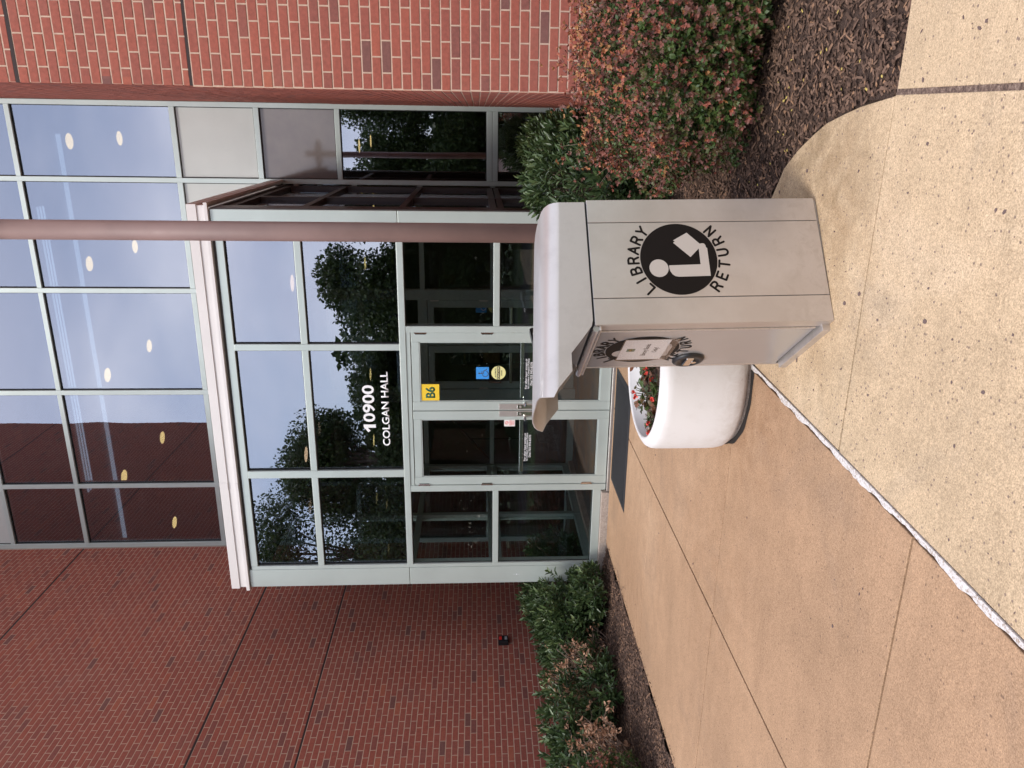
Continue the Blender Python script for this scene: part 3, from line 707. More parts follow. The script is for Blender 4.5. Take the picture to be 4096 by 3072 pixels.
# poster easel and banner
ps = empty('poster_stand', (-3.6, 12.2, 0)); tag(ps, 'tall dark poster with orange lettering behind the right glass door', 'poster')
rel(box('board', -3.80, -3.46, 12.20, 12.23, .95, 1.93, M['black'], ps, .003), ps)
fm = frame3((-3.63, 12.196, 0), (1, 0, 0), (0, 0, 1))
def on(o, root, mwx): o.matrix_world = mwx; o.parent = root; o.matrix_parent_inverse = root.matrix_basis.inverted(); return o
on(text_obj('heading', 'TimelyCare', 0, 1.68, .28, .055, M['tan_banner'], .01), ps, fm)
on(text_obj('subheading', 'for Faculty & Staff', 0, 1.60, .26, .035, M['grey_label'], 0), ps, fm)
rel(box('orange_panel', -3.77, -3.49, 12.190, 12.199, 1.10, 1.38, M['tan_banner'], ps, 0), ps)
rel(box('leg', -3.78, -3.75, 12.21, 12.24, 0, .949, M['chrome'], ps, 0), ps); rel(box('leg', -3.51, -3.48, 12.21, 12.24, 0, .949, M['chrome'], ps, 0), ps)
mbn = empty('hanging_banner', (-.1, 12.3, 1.8)); tag(mbn, 'tan banner reading MASON in dark capitals inside the narrow bay by the right wall', 'banner')
rel(box('cloth', -.30, .10, 12.30, 12.306, 1.69, 1.96, M['tan_banner'], mbn, 0), mbn)
on(text_obj('lettering', 'MASON', 0, 1.80, .34, .085, M['ink'], .012), mbn, frame3((-.10, 12.296, 0), (1, 0, 0), (0, 0, 1)))

# ------------------------------------------------------------------ entrance vestibule
ve = empty('entrance_vestibule', (-2.97, YV, 0)); tag(ve, 'low projecting glass entrance box with grey-green frames, white roof edge and double doors', 'entrance')
def VV(o): return rel(o, ve)
F_ = M['frame']; X0, X1 = -5.10, -.84
VV(box('curb', X0 + .0, -3.925, YV - .05, YV + .12, -.08, .078, M['curb'], ve, .006))
VV(box('curb', -2.003, X1 + .0, YV - .05, YV + .12, -.08, .078, M['curb'], ve, .006))
VV(box('curb', X1 - .16, X1 - .002, YV + .122, YC - .05, -.08, .078, M['curb'], ve, .006))
VV(box('curb', X0 + .002, X0 + .16, YV + .122, YC - .05, -.08, .078, M['curb'], ve, .006))
VV(box('threshold', -3.922, -2.006, YV - .03, YV + .12, -.02, .022, M['steel'], ve, .004))
VV(box('floor', -3.922, -2.006, YV + .121, YC + .149, -.09, .004, M['carpet'], ve, 0)); VV(box('floor', X0 + .161, -3.923, YV + .121, YC + .149, -.09, .0035, M['carpet'], ve, 0)); VV(box('floor', -2.005, X1 - .161, YV + .121, YC + .149, -.09, .0035, M['carpet'], ve, 0))
# corner posts: wide sheet metal cladding in two lengths, then the frame
for (a, b, c, d, sgn) in ((X0, -4.882, -4.880, -4.835, 1), (-1.06, X1, -1.105, -1.062, -1)):
    for z0, z1 in ((.078, 2.252), (2.258, 4.068)):
        if z0 == .078: z0 = .082
        VV(box('corner_post', a, b, YV, YV + .20, z0, z1, F_, ve, .004))
    VV(box('mullion', c, d, YV + .004, YV + .12, .10, 4.04, F_, ve, .002))
    for k in range(2): pass
for a, b, z0, z1 in ((-2.277, -2.209, 2.279, 3.97), (-3.732, -3.647, 2.279, 3.97), (-2.085, -2.015, .03, 2.212), (-3.913, -3.839, .03, 2.212)):
    VV(box('mullion', a, b, YV, YV + .115, z0 + .0005, z1, F_, ve, .003))
VV(box('transom', -4.834, -1.106, YV + .003, YV + .12, 3.971, 4.045, F_, ve, .003))
VV(box('header', -4.834, -1.106, YV - .004, YV + .12, 2.2125, 2.2785, F_, ve, .003))
VV(box('door_head', -3.8385, -2.0855, YV + .006, YV + .11, 2.166, 2.2115, F_, ve, .003))
ups = [(-4.835, -3.732), (-3.647, -2.277), (-2.209, -1.105)]
GL = []
for x0, x1 in ups:
    VV(box('transom', x0 + .0005, x1 - .0005, YV + .003, YV + .11, 3.221, 3.289, F_, ve, .003))
    GL += [(x0, x1, 3.289, 3.971), (x0, x1, 2.279, 3.221)]
for x0, x1 in ((-4.835, -3.913), (-2.015, -1.105)):
    VV(box('transom', x0 + .0005, x1 - .0005, YV + .003, YV + .11, 1.236, 1.30, F_, ve, .003))
    VV(box('transom', x0 + .0005, x1 - .0005, YV + .003, YV + .11, .080, .169, F_, ve, .003))
    GL += [(x0, x1, .169, 1.236), (x0, x1, 1.30, 2.212)]
for x0, x1, z0, z1 in GL:
    VV(box('glass_pane', x0, x1, YV + .045, YV + .051, z0, z1, M['glass'] if z0 > 2.2 else M['glass_clear'], ve, 0))
    mb = MB()
    for q in ((x0, x0 + .010, z0, z1), (x1 - .010, x1, z0, z1), (x0, x1, z0, z0 + .010), (x0, x1, z1 - .010, z1)): mb.quadbox(q[0] + .0005, q[1] - .0005, YV + .028, YV + .034, q[2] + .0005, q[3] - .0005)
    VV(mb.obj('gasket', M['gasket'], ve))
# side walls of the vestibule: dark brown on the right, dull green on the left
for xs_, nm in ((X1, 1), (X0, -1)):
    xa, xb_ = (xs_ - .10, xs_ - .012) if nm == 1 else (xs_ + .012, xs_ + .10)
    bm_ = M['dark_brown'] if nm == 1 else M['frame_in']
    for y0, y1 in ((YV + .2005, YV + .27), (9.27, 9.345), (YC - .08, YC - .002)):
        VV(box('mullion', xa, xb_, y0, y1, .08, 4.045, bm_, ve, .003))
    for y0, y1 in ((YV + .27, 9.27), (9.345, YC - .08)):
        for z0, z1 in ((.08, .169), (1.18, 1.245), (1.262, 1.335), (2.215, 2.285), (3.221, 3.289), (3.971, 4.045)):
            VV(box('transom', xa + .003, xb_ - .003, y0 + .0005, y1 - .0005, z0, z1, bm_, ve, .003))
        for z0, z1 in ((.169, 1.18), (1.335, 2.215), (2.285, 3.221), (3.289, 3.971)):
            VV(box('glass_pane', (xa + xb_) / 2 - .003, (xa + xb_) / 2 + .003, y0, y1, z0, z1, M['glass_clear'], ve, 0))
if True:   # dark brown edge strip on the side of the right corner post
    VV(box('edge_trim', X1 + .001, X1 + .012, YV + .012, YV + .26, .09, 4.04, M['dark_brown'], ve, .002))
VV(box('ceiling', X0 + .1, X1 - .1, YV + .12, YC - .01, 3.975, 4.04, M['ceil'], ve, 0))
VV(box('roof', X0 + .02, X1 - .02, YV + .05, YC - .004, 4.085, 4.26, M['fascia'], ve, .004))
# stepped white roof edge, mitred round the three free sides
def ring(name, d, z0, z1, m):
    x0, x1, y0 = X0 - d, X1 + d + .035, YV - d
    mb = MB(); th = .03
    mb.quadbox(x0, x1, y0, y0 + th, z0, z1); mb.quadbox(x0, x0 + th, y0 + th + .0005, YC - .006, z0, z1); mb.quadbox(x1 - th, x1, y0 + th + .0005, YC - .006, z0, z1)
    return VV(mb.obj(name, m, ve, .003))
ring('roof_edge', .012, 4.192, 4.285, M['fascia']); ring('roof_edge', .000, 4.115, 4.1915, M['fascia']); ring('roof_edge', .030, 4.078, 4.1145, M['fascia']); ring('soffit_trim', -.03, 4.046, 4.0775, M['dark_brown'])
VV(box('lap_joint', -3.86, -3.775, YV - .0345, YV - .0305, 4.080, 4.112, M['fascia'], ve, .001)); VV(box('lap_joint', -3.86, -3.775, YV - .0165, YV - .0125, 4.195, 4.282, M['fascia'], ve, .001))
for x, y, lb in ((-2.10, 10.45, 'right one of two peach downlights inside the entrance box roof'), (-4.62, 10.45, 'left one of two peach downlights inside the entrance box roof')):
    downlight(x, y, 3.966, M['lamp_v'], lb, .115)
# double doors
dL = door_leaf(ve, -3.836, -2.962, .030, 2.160, YV + .012, F_, stile=.095, top=.082, bot=.115, hinge_side=0, relf=VV)
dR = door_leaf(ve, -2.954, -2.088, .030, 2.160, YV + .012, F_, stile=.10, top=.082, bot=.115, hinge_side=1, relf=VV)
yd = YV + .012
for dd, a, b, sx in ((dL, -3.741, -3.058, -2.992), (dR, -2.853, -2.19, -2.912)):
    bar = MB().quadbox(a, b, yd + .050, yd + .066, .966, 1.008).obj('push_bar', M['chrome'], dd, .003)
    mb = MB()
    for k in (.3, .37, .63, .70):
        x = a + (b - a) * k; mb.tube([(x, yd + .049, .972), (x, yd + .0465, .972)], .004, 8); mb.tube([(x, yd + .049, 1.002), (x, yd + .0465, 1.002)], .004, 8)
    mb.obj('screws', M['steel'], bar)
    pl = box('lock_plate', sx - .033, sx + .033, yd - .004, yd - .001, .87, 1.235, M['steel'], dd, .001)
    box('grip_recess', sx - .022, sx + .022, yd - .010, yd - .0045, .88, 1.04, M['chrome'], dd, .002)
    MB().tube([(sx, yd - .011, 1.005), (sx, yd - .013, 1.005)], .013, 16).obj('lock_cylinder', M['steel'], dd)
    sg = -1 if dd is dL else 1
    MB().tube([(sx + sg * .045, yd + .0, .955), (sx + sg * .045, yd - .055, .955)], .010, 10).tube([(sx + sg * .06, yd - .05, .955), (sx + sg * .02, yd - .05, .955)], .013, 10).obj('pull_handle', M['chrome'], dd)
# lettering on the glass
gy = YV + .0435
def printed(name, label, cat, parts, group=None):
    o = join_into(name, parts); tag(o, label, cat, group); return o
fmv = frame3((0, gy, 0), (1, 0, 0), (0, 0, 1))
one = MB(); P1 = [(-3.212, 2.652), (-3.152, 2.699), (-3.122, 2.699), (-3.122, 2.569), (-3.160, 2.569), (-3.160, 2.655), (-3.195, 2.628)]
one.v = [(x, gy, z) for x, z in P1]; one.f = [tuple(range(len(P1)))[::-1]]; one = one.obj('digit', M['white'])
zz = text_obj('digits', '0900', -2.882, 2.634, .420, .130, M['white'], .022); zz.location = (0, gy, 0); bpy.context.view_layer.update()
a = join_into('number', [one, zz]); tag(a, 'large white number 10900 on the glass above the doors', 'lettering')
a = text_obj('hall_name', 'COLGAN HALL', -2.948, 2.458, .850, .082, M['white'], .022, mw=fmv); tag(a, 'white lettering COLGAN HALL under the number on the glass', 'lettering')
fmd = frame3((0, yd + .0185, 0), (1, 0, 0), (0, 0, 1))
def lines(name, xs2, label):
    t = [text_obj('line', s, cx, cz, wd, .024, M['white'], .012, mw=fmd) for s, cx, cz, wd in xs2]
    o = printed(name, label, 'lettering', t); return o
def joinlines(name, rows, label):
    t = [text_obj('line', s, cx, cz, wd, .025, M['white'], .012) for s, cx, cz, wd in rows]
    o = printed(name, label, 'lettering', t); o.matrix_world = fmd; return o
joinlines('hours_lettering', [('For after hour access or', -2.545, .948, .34), ('to contact Campus Police', -2.545, .920, .34), ('Dial 703 993-8370', -2.545, .890, .26)], 'small white after hours lettering on the right glass door, partly behind the book return hood')
joinlines('hours_lettering', [('For after hour access or', -3.395, .948, .335), ('to contact Campus Police', -3.395, .922, .335), ('Dial 703 993-8370', -3.385, .893, .265)], 'small white after hours lettering and phone number on the left glass door')
# stickers and notices
def card(root, x0, x1, z0, z1, m, name='board', y=None, th=.003):
    y = yd + .0165 if y is None else y; o = MB().quadbox(x0, x1, y - th, y, z0, z1).obj(name, m, root); return rel(o, root)
bs = empty('building_sign', (-2.75, yd, 1.97)); tag(bs, 'square yellow sign with green letters B6 in the top corner of the right door', 'sign')
card(bs, -2.845, -2.658, 1.876, 2.071, M['yellow'], y=yd + .016)
on(text_obj('lettering', 'B6', -2.750, 1.972, .125, .105, M['green_ink'], .03), bs, frame3((0, yd + .0122, 0), (1, 0, 0), (0, 0, 1)))
def wheelchair(root, cx, cz, s, m, y):
    mb = MB()
    def st(pts, r): mb.tube([(cx + px * s, y, cz + pz * s) for px, pz in pts], r * s, 6)
    mb.tube([(cx - .02 * s, y - .0012, cz + .34 * s), (cx - .02 * s, y + .0012, cz + .34 * s)], .065 * s, 14)
    st([(-.03, .24), (-.01, -.02), (.20, -.04), (.30, -.28), (.37, -.26)], .032); st([(-.02, .12), (.16, .11)], .028)
    st([(-.06 + .24 * math.cos(t), -.16 + .24 * math.sin(t)) for t in [R(100 + 22 * k) for k in range(12)]], .026)
    for i, v in enumerate(mb.v): mb.v[i] = (v[0], y + (v[1] - y) * .06, v[2])
    o = mb.obj('wheelchair_symbol', m, root); return rel(o, root)
hc = empty('access_sticker', (-2.533, yd, 1.413)); tag(hc, 'blue square wheelchair access sticker on the right outer glass door', 'sticker')
card(hc, -2.600, -2.468, 1.346, 1.481, M['blue'], y=yd + .016); wheelchair(hc, -2.535, 1.405, .13, M['ink'], yd + .0115)
def caution(root, cx, cz, r, y, cut=None):
    mb = MB(); n = 40; b = 0; mb.v = [(cx + r * math.cos(2 * math.pi * k / n), y, cz + r * math.sin(2 * math.pi * k / n)) for k in range(n)] + [(cx + r * math.cos(2 * math.pi * k / n), y + .002, cz + r * math.sin(2 * math.pi * k / n)) for k in range(n)]
    mb.f = [tuple(range(n)), tuple(range(2 * n - 1, n - 1, -1))] + [(k, n + k, n + (k + 1) % n, (k + 1) % n) for k in range(n)]
    rel(mb.obj('disc', M['pale_yellow'], root), root)
    rel(MB().quadbox(cx - r * .95, cx + r * .95, y - .0016, y - .0004, cz - .016, cz + .017).obj('band', M['ink'], root), root)
    on(text_obj('word_caution', 'CAUTION', cx, cz, r * 1.75, .022, M['pale_yellow'], .03), root, frame3((0, y - .0024, 0), (1, 0, 0), (0, 0, 1)))
    on(text_obj('word_automatic', 'AUTOMATIC', cx, cz + .033, r * 1.35, .014, M['ink'], .02), root, frame3((0, y - .001, 0), (1, 0, 0), (0, 0, 1)))
    on(text_obj('word_door', 'DOOR', cx, cz - .033, r * .8, .014, M['ink'], .02), root, frame3((0, y - .001, 0), (1, 0, 0), (0, 0, 1)))
ca = empty('caution_sticker', (-2.532, yd, 1.243)); tag(ca, 'round pale yellow CAUTION automatic door sticker on the right outer glass door', 'sticker'); caution(ca, -2.532, 1.243, .076, yd + .014)
hi = empty('access_sticker', (-2.60, YC, 1.32)); tag(hi, 'blue wheelchair access sticker on the inner door, seen through the glass right of the doors', 'sticker')
yi = YC + .038
card(hi, -2.62, -2.46, 1.335, 1.49, M['blue'], y=yi); wheelchair(hi, -2.54, 1.405, .15, M['white'], yi - .005)
c2 = empty('caution_sticker', (-2.54, YC, 1.22)); tag(c2, 'yellow caution disc on the inner door, seen through the glass right of the doors', 'sticker'); caution(c2, -2.54, 1.225, .085, yi)
ns = empty('no_smoking_notice', (-3.105, yd, 1.12)); tag(ns, 'small white no smoking notice on the left glass door beside the handle', 'notice')
card(ns, -3.146, -3.063, 1.060, 1.178, M['paper'], y=yd + .016)
mb = MB().tube([(-3.105 + .016 * math.cos(R(20 * k)), yd + .0122, 1.150 + .016 * math.sin(R(20 * k))) for k in range(19)], .0022, 5); mb.tube([(-3.116, yd + .0122, 1.161), (-3.094, yd + .0122, 1.139)], .002, 5)
rel(mb.obj('prohibition_ring', M['red'], ns), ns)
on(text_obj('small_print', 'SMOKING IS\nPROHIBITED\nWITHIN 25\nFEET OF\nBUILDING', -3.105, 1.095, .062, .052, M['red'], 0), ns, frame3((0, yd + .0122, 0), (1, 0, 0), (0, 0, 1)))
op = box('door_operator', -2.79, -2.23, YV + .16, YV + .30, 2.285, 2.33, M['ceil_lt'], None, .004); tag(op, 'pale automatic door opener housing behind the glass just above the doors', 'door opener')
# emblem on left corner post
for k, dz in enumerate((-.035, -.02, 0, .02, .035)):
    o = MB().tube([(-4.99, YV - .0035, 1.02 + dz), (-4.99, YV + .001, 1.02 + dz)], .009 if k == 2 else .003, 12).obj('screw_cap', M['ceil_lt'], ve); VV(o)
# chairs seen at the foot of the right side light are reflections in the photograph; the dark bench outside the glass is not

# entrance mat
mt_ = empty('entrance_mat', (-3.06, 7.25, 0)); tag(mt_, 'dark ribbed rubber mat lying in front of the entrance doors', 'door mat')
mb = MB(); x0, x1, y0, y1 = -3.708, -2.417, 6.862, 7.655
for k, (d, z) in enumerate(((0, .0015), (.035, .0095), (.05, .0095))):
    mb.v += [(x0 + d, y0 + d, z), (x1 - d, y0 + d, z), (x1 - d, y1 - d, z), (x0 + d, y1 - d, z)]
for k in range(2):
    for i in range(4): j = (i + 1) % 4; mb.f.append((k * 4 + i, k * 4 + j, k * 4 + 4 + j, k * 4 + 4 + i))
mb.f.append((8, 9, 10, 11)); rel(mb.obj('border', M['rubber'], mt_), mt_)
mb = MB(); k = 0
while y0 + .056 + .0085 * k < y1 - .06: mb.quadbox(x0 + .055, x1 - .055, y0 + .056 + .0085 * k, y0 + .0605 + .0085 * k, .0096, .0125); k += 1
o = rel(mb.obj('ribs', M['rubber'], mt_), mt_); o['kind'] = 'stuff'

rl = empty('rail_loop', (-1.96, 7.0, 0)); tag(rl, 'black metal rail loop beyond the book return, between its hood and the door jamb', 'railing')
def flat(pts, w_, t_, name):   # flat bar bent along a path in the y,z plane
    mb = MB(); P = [Vector((0, y, z)) for y, z in pts]
    for i, q in enumerate(P):
        d = (P[min(i + 1, len(P) - 1)] - P[max(i - 1, 0)]).normalized(); n_ = Vector((0, -d.z, d.y))
        for sx, st in ((-1, -1), (1, -1), (1, 1), (-1, 1)): v = q + n_ * st * t_ / 2; mb.v.append((-1.96 + sx * w_ / 2, v.y, v.z))
    for i in range(len(P) - 1):
        for k in range(4): a, b = i * 4 + k, i * 4 + (k + 1) % 4; mb.f.append((a, b, b + 4, a + 4))
    mb.f += [(3, 2, 1, 0), tuple(len(mb.v) - 4 + k for k in range(4))]
    return rel(mb.obj(name, M['black'], rl, .002), rl)
arc = lambda cy, cz, rad, a0, a1: [(cy + rad * math.cos(R(a)), cz + rad * math.sin(R(a))) for a in range(a0, a1 + (1 if a1 > a0 else -1), 15 if a1 > a0 else -15)]
flat([(7.44, .0)] + [(7.44, .87)] + arc(7.38, .88, .06, 0, 90) + arc(6.60, .86, .08, 90, 180) + [(6.52, .5), (6.55, .0)], .05, .022, 'loop')
flat([(6.56, .42), (7.42, .42)], .04, .015, 'cross_bar')
# lamp post in front of the vestibule
lp = empty('lamp_post', (-.674, 5.0, 0)); tag(lp, 'plain brown round pole standing behind the book return, rising out of view', 'lamp post')
MB().tube([(0, 0, -.01), (0, 0, 5.02)], .0615, 40).obj('pole', M['pole'], lp, smooth=False)
for pz in lp.children: pz.data.polygons.foreach_set('use_smooth', [len(p_.vertices) == 4 for p_ in pz.data.polygons])
MB().lathe([(.0625, 0), (.14, 0), (.14, .02), (.09, .035), (.0625, .06)], 32).obj('base_flange', M['pole'], lp)
MB().lathe([(.062, 4.70), (.285, 4.735), (.29, 4.755), (.285, 4.77), (.062, 4.84)], 40).obj('lamp_shade', M['black'], lp)

# ------------------------------------------------------------------ library book return
A = Vector((-.749, 3.005, 0)); bu = Vector((.46, .334, 0)).normalized(); bv = Vector((-bu.y, bu.x, 0))
lean = .0220
ul = (bu * math.cos(lean) + Vector((0, 0, 1)) * math.sin(lean)); zl_ = (Vector((0, 0, 1)) * math.cos(lean) - bu * math.sin(lean))
br_ = empty('book_return', A); tag(br_, 'grey metal library book return box with black reader emblem and overhanging hood', 'book return')
br_.matrix_world = Matrix.Translation(A) @ Matrix((ul, bv, zl_)).transposed().to_4x4()
W_, D_, H_ = .568, .556, 1.000
ST = M['steel']
def bp_(name, x0, x1, y0, y1, z0, z1, m, bevel=.004, parent=br_): return box(name, x0, x1, y0, y1, z0, z1, m, parent, bevel)
bp_('body', .012, W_ - .006, .008, D_ - .006, -.012, H_ - .0115, M['steel_door'], .002); bp_('seam_shadow', .014, W_ - .010, .010, D_ - .008, H_ - .0113, H_ + .006, M['gasket'], 0)  # black inset box paints in the shadow gap between hood and body
e = .0016
for x0, x1 in ((.0, .115 - e), (.115 + e, .460 - e), (.460 + e, W_)): bp_('front_panel', x0, x1, .0, .0055, .0, H_ - .011, ST, .0015)
bp_('back_panel', 0.0, W_, D_ - .0035, D_, 0, H_ - .011, ST, .001)
bp_('side_panel', W_ - .0035, W_, .006, D_ - .004, 0, H_ - .011, ST, .001)
# deposit side: corner flange, hinged door, top rail, base angle
bp_('corner_flange', .0, .0115, .006, .066, .0, H_ - .012, ST, .002)
dr_ = bp_('side_door', .001, .0115, .079, D_ - .012, .045, .966, M['steel_door'], .002)
mb = MB(); k = 0
while .05 + .022 * k < .955: mb.tube([(-.001, .0725, .05 + .022 * k), (-.001, .0725, .05 + .022 * k + .0205)], .0052, 8); k += 1
mb.obj('piano_hinge', ST, br_)
bp_('base_angle', -.026, .0105, .045, D_ - .02, -.004, .034, ST, .002); bp_('far_flange', .0, .0115, D_ - .0115, D_ + .002, .0, .985, ST, .002)
MB().tube([(-.012, .012, .984), (-.012, .605, .984)], .013, 14).obj('top_rail', M['steel_door'], br_)
bp_('rail_lip', -.020, .0, .010, .60, .962, .971, ST, .002)
def Tz(s): return 1.182 + (.545 - s) * (.048 / .83)
def section(s, zl0):
    T = Tz(s); far = D_ + .012; near = -.004
    half = [(near, zl0), (near, zl0 + .0004), (near, max(zl0 + .0006, T - .080)), (near, max(zl0 + .0008, T - .074)), (near + .004, max(zl0 + .001, T - .052)), (near + .018, T - .032), (near + .045, T - .016), (near + .085, T - .006), (near + .14, T - .001), (near + .22, T + .003)]
    mid = (near + far) / 2
    return half + [(mid, T + .004)] + [(near + far - v, z) for v, z in reversed(half)]
ss = [(.556, .998), (.45, .998), (.30, .998), (.15, .998), (.02, .998), (-.005, 1.004), (-.06, 1.046), (-.118, 1.093), (-.156, 1.0935), (-.194, 1.094), (-.23, 1.125), (-.262, 1.152), (-.285, 1.172)]
rings = [section(s, z) for s, z in ss]; n_ = len(rings[0]); mb = MB()
for (s, z), r_ in zip(ss, rings):
    last = s == -.285
    for v, zz in r_:
        extra = 0
        if last:    # rounded lip of the opening
            k_ = min(abs(v + .004), abs(v - D_ - .012)); extra = -.014 + .026 * min(1, k_ / .10) - (.012 if k_ > .2 else 0)
        mb.v.append((s + extra + .022 * 0, v, zz))
for i in range(len(ss) - 1):
    for k in range(n_ - 1): mb.f.append((i * n_ + k, i * n_ + k + 1, (i + 1) * n_ + k + 1, (i + 1) * n_ + k))
mb.f.append(tuple(reversed(range(n_))))
hd = mb.obj('hood', M['hood'], br_, smooth=True)
sl = hd.modifiers.new('sheet', 'SOLIDIFY'); sl.thickness = .004; sl.offset = -1
es = hd.modifiers.new('edges', 'EDGE_SPLIT'); es.split_angle = R(38)
# deposit drawer under the hood
mb = MB(); mb.v = [(.004, .012, 1.002), (.004, D_ - .0, 1.002), (.20, D_ - .0, 1.150), (.20, .012, 1.150), (.010, .012, .998), (.010, D_ - .0, .998), (.206, D_ - .0, 1.146), (.206, .012, 1.146)]
mb.f = [(0, 1, 2, 3), (7, 6, 5, 4), (0, 4, 5, 1), (3, 2, 6, 7), (0, 3, 7, 4), (1, 5, 6, 2)]; mb.obj('drawer_flap', M['steel_door'], br_, .001)
# round lock escutcheon with T handle
mb = MB(); rr = [(.080, .0), (.082, .006), (.074, .014), (.058, .016), (.050, .010), (.004, .008)]
V0 = []
for k in range(36):
    t = 2 * math.pi * k / 36
    for r_, h_ in rr: mb.v.append((.001 - h_, .452 + r_ * math.cos(t), .492 + r_ * .9 * math.sin(t)))
for k in range(36):
    for i in range(5): a, b = k * 6 + i, ((k + 1) % 36) * 6 + i; mb.f.append((a, b, b + 1, a + 1))
mb.f.append(tuple(k * 6 + 5 for k in range(36)))
lk_ = mb.obj('lock_escutcheon', M['black'], br_, smooth=True)
MB().quadbox(-.018, -.010, .405, .50, .476, .512).obj('turn_handle', M['chrome'], lk_, .005); MB().tube([(-.009, .45, .47), (-.02, .45, .47)], .013, 16).obj('key_cylinder', M['chrome'], lk_)

# emblem decals: black disc, silver reader and stroked capital letters
GLY = {
 'L': [[(0, 1), (0, 0), (.55, 0)]], 'I': [[(0, 1), (0, 0)]],
 'B': [[(0, 0), (0, 1), (.36, 1), (.5, .93), (.56, .77), (.5, .6), (.36, .53), (0, .53)], [(.36, .53), (.54, .45), (.62, .27), (.54, .08), (.38, 0), (0, 0)]],
 'R': [[(0, 0), (0, 1), (.36, 1), (.54, .92), (.6, .74), (.54, .56), (.36, .48), (0, .48)], [(.30, .48), (.44, .40), (.62, 0)]],
 'A': [[(0, 0), (.36, 1), (.72, 0)], [(.14, .34), (.58, .34)]], 'Y': [[(0, 1), (.34, .5), (.68, 1)], [(.34, .5), (.34, 0)]],
 'E': [[(.55, 1), (0, 1), (0, 0), (.55, 0)], [(0, .52), (.46, .52)]], 'T': [[(0, 1), (.68, 1)], [(.34, 1), (.34, 0)]],
 'U': [[(0, 1), (0, .32), (.07, .12), (.2, .02), (.32, 0), (.44, .02), (.57, .12), (.64, .32), (.64, 1)]], 'N': [[(0, 0), (0, 1), (.62, 0), (.62, 1)]]}
GW = {'L': .55, 'I': 0, 'B': .62, 'R': .62, 'A': .72, 'Y': .68, 'E': .55, 'T': .68, 'U': .64, 'N': .62}
def decal(name, par, mwx, hole=None):
    """local xz plane, facing -y"""
    o = MB(); n = 72; r = .1625
    root = MB()
    root.v = [(r * math.cos(2 * math.pi * k / n), -.0008, r * math.sin(2 * math.pi * k / n)) for k in range(n)] + [(r * math.cos(2 * math.pi * k / n), .0002, r * math.sin(2 * math.pi * k / n)) for k in range(n)]
    root.f = [tuple(range(n))] + [(k, n + k, n + (k + 1) % n, (k + 1) % n) for k in range(n)]
    dd = root.obj(name, M['decal'], par)
    dd.matrix_local = mwx
    P = [(-.030, .044), (-.027, -.089), (.046, -.089), (.007, -.05), (.074, .017), (.079, .009), (.085, .016), (.120, -.045), (.068, -.095), (.070, -.108), (.068, -.114), (.061, -.119), (.051, -.120), (.047, -.125), (-.080, -.126), (-.082, .007), (-.079, .022), (-.070, .034), (-.055, .042), (-.042, .0445)]
    rd = MB(); rd.v = [(x, -.0016, z) for x, z in P] + [(x, -.0007, z) for x, z in P]; k_ = len(P)
    rd.f = [tuple(range(k_))] + [(i, k_ + i, k_ + (i + 1) % k_, (i + 1) % k_) for i in range(k_)]
    b = len(rd.v); hh = 32
    rd.v += [(-.042 + .040 * math.cos(2 * math.pi * k / hh), -.0016, .088 + .040 * math.sin(2 * math.pi * k / hh)) for k in range(hh)] + [(-.042 + .040 * math.cos(2 * math.pi * k / hh), -.0007, .088 + .040 * math.sin(2 * math.pi * k / hh)) for k in range(hh)]
    rd.f += [tuple(b + i for i in range(hh))] + [(b + k, b + hh + k, b + hh + (k + 1) % hh, b + (k + 1) % hh) for k in range(hh)]
    rd.obj('reader_figure', M['decal_lt'], dd)
    lay = [0]
    def word(wd, a0, a1, rad, inv, h):
        for i, ch in enumerate(wd):
            ang = R(a0 + (a1 - a0) * i / (len(wd) - 1)); mb = MB()
            ux, uz = (math.sin(ang), -math.cos(ang)) if not inv else (-math.sin(ang), math.cos(ang))      # reading direction
            ox, oz = (math.cos(ang), math.sin(ang)) if not inv else (-math.cos(ang), -math.sin(ang))       # letter up
            cx, cz = rad * math.cos(ang), rad * math.sin(ang)
            lay[0] = 0
            for poly in GLY[ch]:
                for (ax_, az_), (bx_, bz_) in zip(poly, poly[1:]):
                    q = []
                    for gx, gz in ((ax_, az_), (bx_, bz_)):
                        gx = (gx - GW[ch] / 2) * h; gz = (gz - .5) * h; q.append((cx + ux * gx + ox * gz, cz + uz * gx + oz * gz))
                    (x0, z0), (x1, z1) = q; t = math.atan2(z1 - z0, x1 - x0); rw_ = .0045; pts = []
                    for k in range(7): pts.append((x0 + rw_ * math.cos(t + R(90 + 30 * k)), z0 + rw_ * math.sin(t + R(90 + 30 * k))))
                    for k in range(7): pts.append((x1 + rw_ * math.cos(t + R(-90 + 30 * k)), z1 + rw_ * math.sin(t + R(-90 + 30 * k))))
                    b = len(mb.v); y = -.0006 - .00005 * lay[0]; lay[0] += 1; m_ = len(pts)
                    mb.v += [(x, y, z) for x, z in pts] + [(x, .0002, z) for x, z in pts]
                    mb.f += [tuple(b + i for i in range(m_))] + [(b + i, b + m_ + i, b + m_ + (i + 1) % m_, b + (i + 1) % m_) for i in range(m_)]
            mb.obj('letter', M['decal'], dd)
    word('LIBRARY', 134.5, 48.5, .192, False, .043); word('RETURN', 229, 311, .192, True, .043)
    return dd
decal('emblem', br_, Matrix.Translation((.2875, -.0004, .618)))
side = Matrix(((0, 1, 0), (-1, 0, 0), (0, 0, 1))).transposed()   # placeholder, replaced below
sm_ = Matrix(((0, 1, 0, -.0002), (-1, 0, 0, .312), (0, 0, 1, .735), (0, 0, 0, 1)))
decal('emblem', br_, sm_)
